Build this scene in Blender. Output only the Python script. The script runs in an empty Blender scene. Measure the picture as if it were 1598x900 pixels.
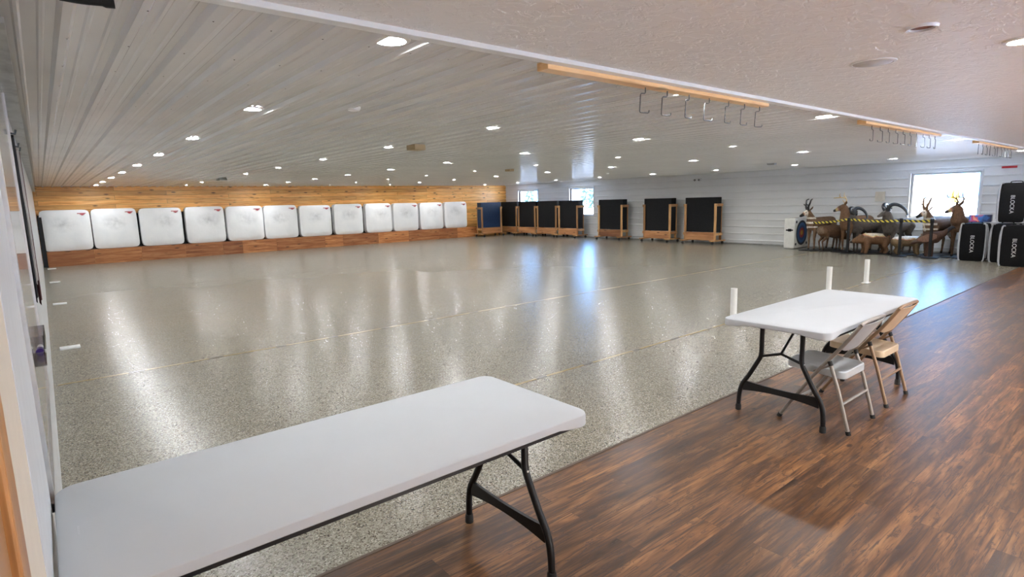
import bpy, bmesh, math, random
from mathutils import Vector, Matrix, noise
random.seed(7)
PI = math.pi
C = bpy.context.scene.collection
scene = bpy.context.scene

# ------------------------------------------------------------------ camera
H = 1.64
F_PX, YAW, PITCH, ROLL = 885.96, 0.6866, 0.1534, -0.0255
fw = Vector((math.sin(YAW)*math.cos(PITCH), math.cos(YAW)*math.cos(PITCH), -math.sin(PITCH)))
r0 = Vector((math.cos(YAW), -math.sin(YAW), 0)); u0 = r0.cross(fw)
rt = math.cos(ROLL)*r0 + math.sin(ROLL)*u0
up = -math.sin(ROLL)*r0 + math.cos(ROLL)*u0
cam_d = bpy.data.cameras.new('camera'); cam = bpy.data.objects.new('camera', cam_d); C.objects.link(cam)
cam_d.sensor_width = 36; cam_d.lens = F_PX/1598*36; cam_d.clip_start = .02; cam_d.clip_end = 400
M = Matrix((rt, up, -fw)).transposed().to_4x4(); M.translation = Vector((0, 0, H))
cam.matrix_world = M
scene.camera = cam

# ------------------------------------------------------------------ node helpers
class N:
    def __init__(s, name, world=False):
        s.m = bpy.data.materials.new(name); s.m.use_nodes = True
        s.t = s.m.node_tree; s.t.nodes.clear()
        s.out = s.n('ShaderNodeOutputMaterial')
    def n(s, typ, **kw):
        x = s.t.nodes.new(typ)
        for k, v in kw.items(): setattr(x, k, v)
        return x
    def l(s, a, b): s.t.links.new(a, b)
    def put(s, sock, v):
        if isinstance(v, bpy.types.NodeSocket): s.l(v, sock)
        elif v is not None: sock.default_value = v
    def math(s, op, a, b=None, c=None, clamp=False):
        x = s.n('ShaderNodeMath', operation=op, use_clamp=clamp)
        for i, v in enumerate((a, b, c)):
            if v is not None: s.put(x.inputs[i], v)
        return x.outputs[0]
    def co(s, kind='Object'): return s.n('ShaderNodeTexCoord').outputs[kind]
    def sep(s, v):
        x = s.n('ShaderNodeSeparateXYZ'); s.l(v, x.inputs[0]); return x.outputs
    def comb(s, a, b, c):
        x = s.n('ShaderNodeCombineXYZ')
        for i, v in enumerate((a, b, c)): s.put(x.inputs[i], v)
        return x.outputs[0]
    def mapv(s, v, scale=(1, 1, 1), loc=(0, 0, 0), rot=(0, 0, 0)):
        x = s.n('ShaderNodeMapping'); s.l(v, x.inputs[0])
        x.inputs['Scale'].default_value = scale; x.inputs['Location'].default_value = loc; x.inputs['Rotation'].default_value = rot
        return x.outputs[0]
    def noise(s, v, scale, detail=2, rough=.5, dist=0):
        x = s.n('ShaderNodeTexNoise'); s.l(v, x.inputs['Vector'])
        x.inputs['Scale'].default_value = scale; x.inputs['Detail'].default_value = detail
        x.inputs['Roughness'].default_value = rough; x.inputs['Distortion'].default_value = dist
        return x.outputs['Fac']
    def voro(s, v, scale, feature='F1', out='Distance'):
        x = s.n('ShaderNodeTexVoronoi', feature=feature); s.l(v, x.inputs['Vector']); x.inputs['Scale'].default_value = scale
        return x.outputs[out]
    def ramp(s, f, stops, interp='LINEAR'):
        x = s.n('ShaderNodeValToRGB'); s.l(f, x.inputs[0]); x.color_ramp.interpolation = interp
        e = x.color_ramp.elements
        while len(e) > 1: e.remove(e[-1])
        e[0].position = stops[0][0]; e[0].color = c4(stops[0][1])
        for p, c in stops[1:]:
            q = e.new(p); q.color = c4(c)
        return x.outputs[0]
    def mix(s, f, a, b, mode='MIX'):
        x = s.n('ShaderNodeMix', data_type='RGBA', blend_type=mode)
        s.put(x.inputs[0], f); s.put(x.inputs[6], c4(a) if not isinstance(a, bpy.types.NodeSocket) else a)
        s.put(x.inputs[7], c4(b) if not isinstance(b, bpy.types.NodeSocket) else b)
        return x.outputs[2]
    def bump(s, h, strength=.3, dist=.01, normal=None):
        x = s.n('ShaderNodeBump'); s.l(h, x.inputs['Height']); x.inputs['Strength'].default_value = strength; x.inputs['Distance'].default_value = dist
        if normal is not None: s.l(normal, x.inputs['Normal'])
        return x.outputs[0]
    def bsdf(s, color, rough=.5, metal=0, spec=.5, normal=None, coat=0, coat_rough=.1):
        x = s.n('ShaderNodeBsdfPrincipled')
        s.put(x.inputs['Base Color'], c4(color) if not isinstance(color, bpy.types.NodeSocket) else color)
        s.put(x.inputs['Roughness'], rough); s.put(x.inputs['Metallic'], metal); s.put(x.inputs['Specular IOR Level'], spec)
        if normal is not None: s.l(normal, x.inputs['Normal'])
        x.inputs['Coat Weight'].default_value = coat; x.inputs['Coat Roughness'].default_value = coat_rough
        s.l(x.outputs[0], s.out.inputs[0])
        return s.m
def c4(c): return (c[0], c[1], c[2], 1) if len(c) == 3 else c
def plain(name, color, rough=.5, metal=0, spec=.5, var=.06, scale=12, bump=0):
    s = N(name); v = s.co()
    f = s.noise(v, scale, 3)
    lo = tuple(max(0, x*(1-var)) for x in color); hi = tuple(min(1, x*(1+var)) for x in color)
    col = s.ramp(f, [(.3, lo), (.7, hi)])
    nrm = s.bump(s.noise(v, scale*8, 2), bump, .004) if bump else None
    return s.bsdf(col, rough, metal, spec, nrm)

# ------------------------------------------------------------------ materials
def m_steel_ceiling():
    s = N('white_ribbed_steel'); v = s.co(); x, y, z = s.sep(v)
    px = s.math('SUBTRACT', s.math('MODULO', s.math('ADD', x, 100*.2286-.30+.0), .2286), .1143)
    py = s.math('SUBTRACT', s.math('MODULO', s.math('ADD', y, 50.1), .61), .305)
    d = s.math('SQRT', s.math('ADD', s.math('MULTIPLY', px, px), s.math('MULTIPLY', py, py)))
    screw = s.math('LESS_THAN', d, .0065)
    base = s.ramp(s.noise(v, 1.3, 2), [(.3, (.77, .765, .75)), (.7, (.83, .825, .81))])
    col = s.mix(screw, base, (.13, .12, .11))
    nrm = s.bump(s.noise(s.mapv(v, (1.2, .35, 1)), 2.0, 1), .05, .02)
    return s.bsdf(col, .17, 0, .55, nrm)
def m_siding():
    s = N('white_ribbed_siding'); v = s.co()
    base = s.ramp(s.noise(v, 1.1, 2), [(.3, (.79, .80, .80)), (.7, (.84, .85, .85))])
    nrm = s.bump(s.noise(s.mapv(v, (1, .3, 1)), 2.5, 1), .04, .02)
    return s.bsdf(base, .3, 0, .5, nrm)
def m_epoxy():
    s = N('speckled_epoxy_floor'); v = s.co(); x, y, z = s.sep(v)
    n3 = s.noise(v, .6, 3, .55)
    wv = s.n('ShaderNodeVectorMath', operation='ADD'); s.l(v, wv.inputs[0])
    nn = s.n('ShaderNodeTexNoise'); s.l(v, nn.inputs['Vector']); nn.inputs['Scale'].default_value = 90; nn.inputs['Detail'].default_value = 1
    sc_ = s.n('ShaderNodeVectorMath', operation='SCALE'); s.l(nn.outputs['Color'], sc_.inputs[0]); sc_.inputs['Scale'].default_value = .008; s.l(sc_.outputs[0], wv.inputs[1])
    fl1 = s.sep(s.voro(wv.outputs[0], 165, out='Color'))[0]; fl2 = s.sep(s.voro(s.mapv(wv.outputs[0], loc=(3.3, 1.7, 0)), 105, out='Color'))[1]
    col = s.ramp(fl1, [(0, (.045, .034, .021)), (.11, (.125, .10, .068)), (.25, (.225, .207, .158)), (.70, (.285, .264, .208)), (.88, (.44, .415, .345))], 'CONSTANT')
    col = s.mix(s.math('MULTIPLY', s.math('GREATER_THAN', fl2, .80), .7), col, (.33, .31, .26))
    col = s.mix(1.0, col, s.ramp(n3, [(.3, (.93, .93, .94)), (.7, (1.0, .985, .96))]), 'MULTIPLY')
    # control joints sawn across the slab
    def joint(y0, w, k):
        d = s.math('ABSOLUTE', s.math('SUBTRACT', s.math('ADD', y, s.math('MULTIPLY', s.math('SUBTRACT', s.noise(v, 3, 1), .5), .004)), y0))
        return s.math('MULTIPLY', s.math('LESS_THAN', d, w), k)
    for y0, w, k in ((14.25, .020, .75), (10.9, .010, .25)):
        brk = s.math('GREATER_THAN', s.noise(s.mapv(v, (.9, .0, 1), (y0, 0, 0)), 1.0, 2), .36 if k > .5 else .5)
        col = s.mix(s.math('MULTIPLY', joint(y0, w, k), brk), col, (.09, .08, .06))
    nrm = None
    rough = .262
    return s.bsdf(col, rough, 0, .5, nrm)
def m_planks():
    s = N('rustic_wood_planks'); v = s.co(); x, y, z = s.sep(v)
    b = s.n('ShaderNodeTexBrick', offset=.37, offset_frequency=2)
    s.l(v, b.inputs['Vector'])
    for k, val in (('Color1', (0, 0, 0, 1)), ('Color2', (1, 1, 1, 1)), ('Mortar', (.5, .5, .5, 1)), ('Scale', 1.0), ('Mortar Size', .0013), ('Mortar Smooth', .3), ('Brick Width', 1.22), ('Row Height', .152)):
        b.inputs[k].default_value = val
    tint = b.outputs['Color']; seam = b.outputs['Fac']
    off = s.math('MULTIPLY', tint, 37.0)
    vv = s.comb(x, y, off)
    g1 = s.noise(s.mapv(vv, (1.0, 9, 1)), 1.7, 4, .62, .5)
    g2 = s.noise(s.mapv(vv, (3.2, 70, 1)), 1.3, 3, .6, .3)
    g3 = s.noise(s.mapv(vv, (2.0, 7.0, 1)), 2.6, 5, .7, 1.6)
    col = s.ramp(g1, [(.30, (.045, .025, .016)), (.42, (.10, .050, .024)), (.53, (.18, .086, .036)), (.68, (.30, .155, .066))])
    tcol = s.ramp(tint, [(0, (.55, .52, .52)), (.3, (.85, .84, .86)), (.65, (1.22, 1.14, 1.05)), (1, (.70, .74, .80))])
    col = s.mix(1.0, col, tcol, 'MULTIPLY')
    col = s.mix(s.ramp(g2, [(.50, (0, 0, 0)), (.64, (.85, .85, .85))]), col, (.055, .033, .025))
    crack = s.ramp(g3, [(.57, (0, 0, 0)), (.61, (.85, .85, .85)), (.65, (0, 0, 0))])
    col = s.mix(crack, col, (.05, .032, .026))
    kn = s.voro(s.mapv(vv, (1.5, 3.6, 1)), 1.6)
    col = s.mix(s.ramp(kn, [(.05, (.9, .9, .9)), (.10, (0, 0, 0))]), col, (.045, .03, .025))
    col = s.mix(s.math('MULTIPLY', seam, .75), col, (.03, .02, .015))
    h = s.math('SUBTRACT', s.math('MULTIPLY', g2, .6), s.math('MULTIPLY', crack, .3))
    nrm = s.bump(h, .22, .004)
    return s.bsdf(col, s.ramp(g1, [(.3, (.33,)*3), (.7, (.40,)*3)]), 0, .28, nrm)
def m_plaster():
    s = N('knockdown_plaster'); v = s.co()
    k = s.noise(s.mapv(v, (1, 1.6, 1)), 9, 4, .6, .6)
    h = s.ramp(k, [(.46, (0, 0, 0)), (.56, (1, 1, 1))])
    nrm = s.bump(h, .5, .008)
    return s.bsdf((.88, .87, .84), .45, 0, .5, nrm)
def wood(name, cols, axis='X', board=None, knots=True, rough=.4, rnd=False, gs=1.0, coat=0):
    s = N(name); v = s.co(); x, y, z = s.sep(v)
    a, b, c = {'X': (x, z, y), 'Y': (y, z, x), 'Z': (z, x, y)}[axis]
    tint = None
    seam = None
    if board:
        br = s.n('ShaderNodeTexBrick', offset=.43, offset_frequency=2)
        s.l(s.comb(a, b, 0.0), br.inputs['Vector'])
        for k, val in (('Color1', (0, 0, 0, 1)), ('Color2', (1, 1, 1, 1)), ('Mortar', (.5, .5, .5, 1)), ('Scale', 1.0), ('Mortar Size', .004), ('Mortar Smooth', .4), ('Brick Width', board[0]), ('Row Height', board[1])):
            br.inputs[k].default_value = val
        tint = br.outputs['Color']; seam = br.outputs['Fac']
    rv = s.n('ShaderNodeObjectInfo').outputs['Random'] if rnd else 0.0
    off = s.math('ADD', s.math('MULTIPLY', tint, 23.0) if tint is not None else 0.0, s.math('MULTIPLY', rv, 50.0))
    vv = s.comb(a, b, s.math('ADD', c, off))
    g = s.noise(s.mapv(vv, (.8*gs, 10*gs, 3*gs)), 1.6, 4, .6, .6)
    f = s.noise(s.mapv(vv, (3*gs, 60*gs, 8*gs)), 1.2, 2, .5)
    col = s.ramp(g, [(.3, cols[0]), (.5, cols[1]), (.7, cols[2])])
    if tint is not None: col = s.mix(1.0, col, s.ramp(tint, [(0, (.72, .66, .60)), (.5, (1, .98, .95)), (1, (1.1, 1.08, 1.05))]), 'MULTIPLY')
    if rnd: col = s.mix(1.0, col, s.ramp(rv, [(0, (.66, .58, .54)), (.5, (1, 1, 1)), (1, (1.45, 1.5, 1.45))]), 'MULTIPLY')
    col = s.mix(s.ramp(f, [(.55, (0, 0, 0)), (.75, (.45, .45, .45))]), col, tuple(q*.45 for q in cols[0]))
    if knots:
        kn = s.voro(s.mapv(vv, (2.2, 7.0, 1)), 1.0)
        col = s.mix(s.ramp(kn, [(.08, (.85, .85, .85)), (.2, (0, 0, 0))]), col, (.08, .035, .015))
    if seam is not None: col = s.mix(s.math('MULTIPLY', seam, .8), col, (.05, .025, .012))
    nrm = s.bump(f, .12, .003)
    return s.bsdf(col, rough, 0, .5, nrm, coat, .15)
def m_bag_cover(seed):
    s = N('white_woven_cover'); v = s.co(); x, y, z = s.sep(v)
    rv = s.n('ShaderNodeObjectInfo').outputs['Random']
    vv = s.comb(x, s.math('MULTIPLY', rv, 60), z)
    dx = s.math('SUBTRACT', x, s.math('MULTIPLY', s.math('SUBTRACT', rv, .4), .22)); dz = s.math('SUBTRACT', z, .80)
    d = s.math('SQRT', s.math('ADD', s.math('MULTIPLY', dx, dx), s.math('MULTIPLY', s.math('MULTIPLY', dz, dz), 2.2)))
    spot = s.ramp(d, [(.0, (1, 1, 1)), (.12, (.62,)*3), (.42, (0, 0, 0))])
    n = s.noise(vv, 7, 4, .6)
    f = s.math('MULTIPLY', spot, s.ramp(n, [(.30, (0, 0, 0)), (.85, (1, 1, 1))]))
    front = s.math('LESS_THAN', y, -.12)
    f = s.math('MULTIPLY', s.math('MULTIPLY', f, front), .62)
    base = s.ramp(s.noise(vv, 2.5, 3), [(.3, (.86, .88, .90)), (.7, (.92, .93, .94))])
    col = s.mix(f, base, (.10, .11, .13))
    wv = s.noise(vv, 5, 3)
    return s.bsdf(col, .5, 0, .4, s.bump(wv, .35, .02))
def m_vcol(name, rough=.75):
    s = N(name); a = s.n('ShaderNodeVertexColor', layer_name='col'); v = s.co()
    col = s.mix(1.0, a.outputs[0], s.ramp(s.noise(s.mapv(v, (1, 1, 1)), 28, 3), [(.3, (.72, .72, .72)), (.7, (1.2, 1.2, 1.2))]), 'MULTIPLY')
    return s.bsdf(col, rough, 0, .35, s.bump(s.noise(v, 60, 2), .4, .006))
def m_glass():
    s = N('window_glass')
    t = s.n('ShaderNodeBsdfTransparent'); g = s.n('ShaderNodeBsdfGlossy'); g.inputs['Roughness'].default_value = .02
    lw = s.n('ShaderNodeLayerWeight'); lw.inputs[0].default_value = .5
    fac = s.math('ADD', s.math('MULTIPLY', s.math('POWER', lw.outputs['Facing'], 5.0), .8), .04)
    mx = s.n('ShaderNodeMixShader'); s.l(fac, mx.inputs[0]); s.l(t.outputs[0], mx.inputs[1]); s.l(g.outputs[0], mx.inputs[2])
    s.l(mx.outputs[0], s.out.inputs[0]); return s.m
def m_clear():
    s = N('clear_acrylic')
    t = s.n('ShaderNodeBsdfTransparent'); t.inputs[0].default_value = (.72, .70, .72, 1)
    g = s.n('ShaderNodeBsdfGlossy'); g.inputs['Roughness'].default_value = .08
    lw = s.n('ShaderNodeLayerWeight'); lw.inputs[0].default_value = .5
    fac = s.math('ADD', s.math('MULTIPLY', s.math('POWER', lw.outputs['Facing'], 4.0), .8), .06)
    mx = s.n('ShaderNodeMixShader'); s.l(fac, mx.inputs[0]); s.l(t.outputs[0], mx.inputs[1]); s.l(g.outputs[0], mx.inputs[2])
    s.l(mx.outputs[0], s.out.inputs[0]); return s.m
def m_emit(name, color, strength):
    s = N(name); e = s.n('ShaderNodeEmission'); e.inputs[0].default_value = c4(color); e.inputs[1].default_value = strength
    s.l(e.outputs[0], s.out.inputs[0]); return s.m
def m_tape():
    s = N('hazard_stripe_tape'); v = s.co('UV'); x, y, z = s.sep(v)
    f = s.math('GREATER_THAN', s.math('FRACT', s.math('ADD', s.math('MULTIPLY', x, 9.0), s.math('MULTIPLY', y, .55))), .5)
    return s.bsdf(s.mix(f, (.70, .56, .06), (.02, .02, .02)), .5)
def m_yellow_line():
    s = N('worn_yellow_tape'); v = s.co(); x, y, z = s.sep(v)
    f = s.math('LESS_THAN', s.math('FRACT', s.math('ADD', s.math('MULTIPLY', x, 1.42), s.math('MULTIPLY', s.noise(v, .9, 1), .5))), .2)
    col = s.mix(f, s.ramp(s.noise(v, 40, 3, .7), [(.35, (.18, .12, .03)), (.55, (.30, .215, .06)), (.75, (.28, .24, .15))]), (.07, .055, .035))
    return s.bsdf(col, .3)
def m_rings():
    s = N('printed_target_rings'); v = s.co('UV'); x, y, z = s.sep(v)
    dx = s.math('SUBTRACT', x, .5); dy = s.math('SUBTRACT', y, .5)
    d = s.math('SQRT', s.math('ADD', s.math('MULTIPLY', dx, dx), s.math('MULTIPLY', dy, dy)))
    col = s.ramp(d, [(0, (.62, .33, .05)), (.10, (.42, .05, .04)), (.2, (.02, .05, .16)), (.3, (.03, .10, .26)), (.41, (.012, .014, .022)), (.5, (.015, .015, .02))], 'CONSTANT')
    return s.bsdf(col, .6)
def m_package():
    s = N('printed_package'); v = s.co(); x, y, z = s.sep(v)
    n = s.noise(v, 7, 2)
    col = s.ramp(s.math('ADD', s.math('MULTIPLY', y, 2.2), n), [(.2, (.02, .03, .10)), (.42, (.05, .22, .65)), (.56, (.70, .10, .10)), (.68, (.85, .45, .30)), (.78, (.6, .05, .12)), (.95, (.06, .25, .7))])
    return s.bsdf(col, .3)

MAT = dict(
    ceiling=m_steel_ceiling(), siding=m_siding(), epoxy=m_epoxy(), planks=m_planks(), plaster=m_plaster(),
    pine=wood('knotty_pine_boards', ((.66, .29, .07), (.90, .48, .14), (.97, .62, .22)), 'X', (3.4, .142), rough=.34),
    ply=wood('weathered_plywood', ((.24, .075, .022), (.40, .15, .05), (.56, .27, .11)), 'X', rnd=True, rough=.5),
    lumber=wood('pine_lumber', ((.36, .17, .065), (.50, .27, .11), (.62, .38, .18)), 'Z', rnd=True, knots=False, gs=.8),
    lumber_h=wood('reddish_board', ((.25, .10, .04), (.38, .17, .07), (.50, .26, .12)), 'X', rnd=True, knots=True, gs=.8),
    lumber_x=wood('hook_board_lumber', ((.66, .36, .14), (.86, .55, .26), (.95, .68, .38)), 'X', knots=True, gs=.9),
    jamb=wood('orange_stained_jamb', ((.34, .14, .04), (.50, .24, .075), (.60, .32, .11)), 'Z', knots=False),
    cover=m_bag_cover(0), foam=plain('black_layered_foam', (.009, .0095, .011), .6, 0, .2, .3, 30, .2),
    foam_sheen=plain('foam_blue_sheen', (.012, .03, .075), .4, 0, .45, .3, 30, .2),  # blue window reflection put into the foam colour
    black=plain('black_powder_coat', (.009, .009, .010), .42, 0, .3, .2), rubber=plain('black_rubber', (.015, .015, .015), .7),
    wtable=plain('white_table_plastic', (.49, .51, .53), .6, 0, .3, .015, 4, .06),
    white=plain('white_paint', (.80, .80, .79), .4, 0, .5, .02), pvc=plain('white_pvc', (.82, .82, .80), .3, 0, .5, .02),
    trim=plain('white_trim', (.80, .82, .80), .35, 0, .5, .02), cream=plain('cream_wall_paint', (.70, .63, .52), .55, 0, .4, .03),
    greywhite=plain('pale_grey_paint', (.60, .62, .64), .4, 0, .5, .04), leftwall=plain('white_wall_liner', (.72, .74, .76), .3, 0, .5, .08, 6, .1),
    galv=plain('galvanised_steel', (.42, .43, .42), .32, .8, .5, .25, 9), alu=plain('brushed_aluminium', (.7, .7, .7), .3, .9, .5, .08),
    board=plain('glossy_whiteboard', (.62, .60, .58), .06, 0, .8, .03),
    steel=plain('dark_steel_hook', (.12, .135, .145), .5, .1, .5, .1), caster=plain('caster_rubber', (.02, .018, .018), .5),
    chairgrey=plain('grey_chair_enamel', (.46, .485, .50), .3, .05, .5, .08), chairtan=plain('tan_chair_enamel', (.60, .46, .31), .35, .05, .5, .08),
    tubegrey=plain('grey_tube_enamel', (.30, .27, .24), .3, .3, .5, .1), tubetan=plain('tan_tube_enamel', (.27, .17, .10), .35, .3, .5, .1),
    baglack=plain('black_bag_fabric', (.005, .005, .006), .7, 0, .18, .3, 40, .2), bagtrim=plain('pale_grey_piping', (.42, .43, .45), .55, 0, .4, .1),
    letter=plain('white_lettering', (.62, .62, .62), .5), vcol=m_vcol('painted_foam_hide'),
    horn=plain('dark_horn', (.035, .04, .05), .25, 0, .6, .3), antler=plain('tan_antler', (.58, .42, .20), .4, 0, .5, .15),
    prong=plain('black_horn', (.012, .012, .013), .35), browntine=plain('brown_antler', (.22, .12, .06), .5, 0, .4, .2), glass=m_glass(), clear=m_clear(), lamp=m_emit('lamp_diffuser', (.965, .985, 1.0), 540),
    tape=m_tape(), yellow=m_yellow_line(), rings=m_rings(), package=m_package(), red=plain('red_sign', (.55, .02, .03), .4), redink=plain('red_ink', (.45, .05, .07), .5),
    tan=plain('tan_box', (.40, .29, .15), .6), greybox=plain('grey_box', (.30, .30, .28), .5), purple=plain('purple_cap', (.05, .02, .20), .35),
    snow=plain('snowy_ground', (.82, .82, .84), .8, 0, .3, .05, .4), bark=plain('tree_bark', (.10, .07, .05), .8), needle=plain('conifer_needles', (.06, .10, .09), .8, 0, .3, .3),
    maroon=plain('maroon_cloth', (.10, .035, .035), .8, 0, .3, .2), whitecloth=plain('white_cloth', (.62, .58, .57), .8), blackcloth=plain('black_cloth', (.02, .02, .025), .8),
    grille=plain('speaker_grille_grey', (.55, .55, .54), .5), rust=plain('brown_recess', (.16, .055, .03), .6), creambox=plain('cream_plastic', (.72, .66, .55), .5),
    foamwhite=plain('white_foam', (.72, .71, .66), .6, 0, .4, .06, 8), yellowpaint=plain('yellow_paint', (.80, .38, .02), .5), coatwood=plain('brown_door', (.36, .18, .07), .4))

# ------------------------------------------------------------------ mesh helpers
def finish(name, bm, mat, parent=None, smooth=None):
    me = bpy.data.meshes.new(name)
    bmesh.ops.recalc_face_normals(bm, faces=bm.faces)
    bm.to_mesh(me); bm.free()
    for m in (mat if isinstance(mat, (list, tuple)) else [mat]): me.materials.append(m)
    if smooth is not None:
        me.shade_smooth(); me.set_sharp_from_angle(angle=math.radians(smooth))
    o = bpy.data.objects.new(name, me); C.objects.link(o)
    if parent is not None: o.parent = parent
    return o
def bx(bm, x0, x1, y0, y1, z0, z1, bev=0, mi=0):
    vs = [bm.verts.new((x, y, z)) for x in (x0, x1) for y in (y0, y1) for z in (z0, z1)]
    fs = [bm.faces.new([vs[i] for i in q]) for q in ((0, 1, 3, 2), (4, 6, 7, 5), (0, 4, 5, 1), (2, 3, 7, 6), (0, 2, 6, 4), (1, 5, 7, 3))]
    for f in fs: f.material_index = mi
    if bev:
        es = list({e for f in fs for e in f.edges})
        bmesh.ops.bevel(bm, geom=es, offset=bev, segments=2, affect='EDGES', profile=.5)
    return bm
def box(*a, bev=0): return bx(bmesh.new(), *a, bev=bev)
def frames(pts):
    pts = [Vector(p) for p in pts]; out = []
    ref = None
    for i, p in enumerate(pts):
        t = (pts[min(i+1, len(pts)-1)] - pts[max(i-1, 0)]).normalized()
        if ref is None: ref = Vector((0, 0, 1)) if abs(t.z) < .9 else Vector((1, 0, 0))
        n = (ref - t*ref.dot(t))
        n = n.normalized() if n.length > 1e-6 else t.orthogonal().normalized()
        ref = n; out.append((p, n, t.cross(n)))
    return out
def tube(bm, pts, r, seg=10, caps=True, flat=1.0):
    fr = frames(pts); rings = []
    for i, (p, n, b) in enumerate(fr):
        rr = r[i] if isinstance(r, (list, tuple)) else r
        rings.append([bm.verts.new(p + n*(math.cos(a)*rr) + b*(math.sin(a)*rr*flat)) for a in (2*PI*k/seg for k in range(seg))])
    for a, b in zip(rings, rings[1:]):
        for k in range(seg): bm.faces.new((a[k], a[(k+1) % seg], b[(k+1) % seg], b[k]))
    if caps: bm.faces.new(rings[0][::-1]); bm.faces.new(rings[-1])
    return bm
def smoothpath(pts, n=6):
    P = [Vector(p) for p in pts]; out = []
    for i in range(len(P)-1):
        a, b, c, d = P[max(i-1, 0)], P[i], P[i+1], P[min(i+2, len(P)-1)]
        for k in range(n):
            t = k/n
            out.append(.5*((2*b) + (c-a)*t + (2*a-5*b+4*c-d)*t*t + (3*b-a-3*c+d)*t**3))
    out.append(P[-1]); return out
def lathe(bm, prof, seg=24, cx=0, cy=0):
    rings = [[bm.verts.new((cx+r*math.cos(2*PI*k/seg), cy+r*math.sin(2*PI*k/seg), z)) for k in range(seg)] for r, z in prof]
    for a, b in zip(rings, rings[1:]):
        for k in range(seg): bm.faces.new((a[k], a[(k+1) % seg], b[(k+1) % seg], b[k]))
    bm.faces.new(rings[0]); bm.faces.new(rings[-1][::-1]); return bm
def ball(bm, c, r, sc=(1, 1, 1), u=16, v=10):
    mt = Matrix.Translation(Vector(c)) @ Matrix.Diagonal((sc[0], sc[1], sc[2], 1))
    bmesh.ops.create_uvsphere(bm, u_segments=u, v_segments=v, radius=r, matrix=mt); return bm
def tag(o, label, cat, group=None, kind=None):
    o['label'] = label; o['category'] = cat
    if group: o['group'] = group
    if kind: o['kind'] = kind
    return o
def thing(name, label, cat, loc=(0, 0, 0), rz=0, group=None):
    o = bpy.data.objects.new(name, None); o.empty_display_size = .1; C.objects.link(o)
    o.location = loc; o.rotation_euler = (0, 0, rz)
    return tag(o, label, cat, group)
def struct(name, bm, mat, smooth=None, label=None):
    o = finish(name, bm, mat, None, smooth); o['kind'] = 'structure'
    if label: o['label'] = label
    return o
def dup(root, loc=None, rz=None, label=None, scale=None):
    r = root.copy(); C.objects.link(r)
    if loc is not None: r.location = loc
    if rz is not None: r.rotation_euler = (0, 0, rz)
    if label: r['label'] = label
    if scale: r.scale = scale
    for ch in list(root.children):
        c = ch.copy(); C.objects.link(c); c.parent = r
        for g in list(ch.children):
            d = g.copy(); C.objects.link(d); d.parent = c
    return r
ORD = ['first', 'second', 'third', 'fourth', 'fifth', 'sixth', 'seventh', 'eighth', 'ninth', 'tenth', 'eleventh', 'twelfth']

# ------------------------------------------------------------------ room shell
XL, XR, YB, YF, ZC, YE = -.085, 18.2, 22.5, -3.0, 2.418, 2.34
struct('floor', box(XL-.2, XR+.2, 2.36, YB+.2, -.12, 0), MAT['epoxy'])
struct('floor_front', box(XL-.2, XR+.2, YF-.2, 2.36, -.12, 0), MAT['planks'])
bm = box(XL, XR, 2.352, 2.372, 0, .003)
struct('trim_1', bm, MAT['bark'])
# ribbed steel liner ceiling: one pressed sheet, ribs running away from the camera
def rib_profile(a0, a1, pitch, phase, hgt, wb=.052, wt=.026, minor=True):
    pts = [(a0, 0)]
    k = math.floor((a0-phase)/pitch)
    while phase+k*pitch < a1+pitch:
        c = phase+k*pitch
        seq = [(c-wb/2, 0), (c-wt/2, hgt), (c+wt/2, hgt), (c+wb/2, 0)]
        if minor:
            for m in (pitch/3, 2*pitch/3): seq += [(c+m-.014, 0), (c+m-.006, hgt*.22), (c+m+.006, hgt*.22), (c+m+.014, 0)]
        pts += [q for q in seq if a0 < q[0] < a1]; k += 1
    pts.append((a1, 0)); return pts
bm = bmesh.new()
prof = rib_profile(XL, XR, .2286, .40, .024, .062, .030)
NY = 24
rows = [[bm.verts.new((a, YE+.02+(YB-YE)*j/NY, ZC-h)) for a, h in prof] for j in range(NY+1)]
for r_, s_ in zip(rows, rows[1:]):
    for i in range(len(prof)-1): bm.faces.new((r_[i], r_[i+1], s_[i+1], s_[i]))
bx(bm, XL-.2, XR+.2, YE, YB+.2, ZC+.005, ZC+.12)
struct('ceiling', bm, MAT['ceiling'])
struct('ceiling_front', box(XL-.2, XR+.2, YF-.2, YE, 2.402, ZC+.12), MAT['plaster'])
struct('trim_2', box(XL, XR, YE-.012, YE+.05, 2.378, 2.412, bev=.003), MAT['trim'])
# back wall of pine boards
struct('wall_back', box(XL-.2, XR+.2, YB, YB+.15, 0, ZC+.1), MAT['pine'])
# right wall of horizontal siding with three window openings
WIN = [(20.1, 21.5, .93, 2.11), (16.58, 18.0, .93, 2.11), (3.64, 5.14, .91, 2.09)]
bm = bmesh.new()
zprof = rib_profile(0, ZC, .2286, .129, .030, .046, .028, False)
def siding(y0, y1, z0, z1):
    pr = [(z0, 0)] + [q for q in zprof if z0 < q[0] < z1] + [(z1, 0)]
    n = max(1, int((y1-y0)/1.5))
    cols = [[bm.verts.new((XR-h, y0+(y1-y0)*j/n, z)) for z, h in pr] for j in range(n+1)]
    for a, b in zip(cols, cols[1:]):
        for i in range(len(pr)-1): bm.faces.new((a[i], b[i], b[i+1], a[i+1]))
    bx(bm, XR+.004, XR+.14, y0, y1, z0, z1)
ys = YF-.2
for (y0, y1, z0, z1) in sorted(WIN):
    siding(ys, y0, 0, ZC); siding(y0, y1, 0, z0); siding(y0, y1, z1, ZC); ys = y1
siding(ys, YB, 0, ZC)
struct('wall_right', bm, MAT['siding'])
struct('trim_3', box(XR-.05, XR-.02, YE, YB, ZC-.055, ZC-.02, bev=.004), MAT['trim'])
struct('baseboard_right', box(XR-.024, XR-.001, YE, YB, 0, .035), MAT['galv'])
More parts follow.
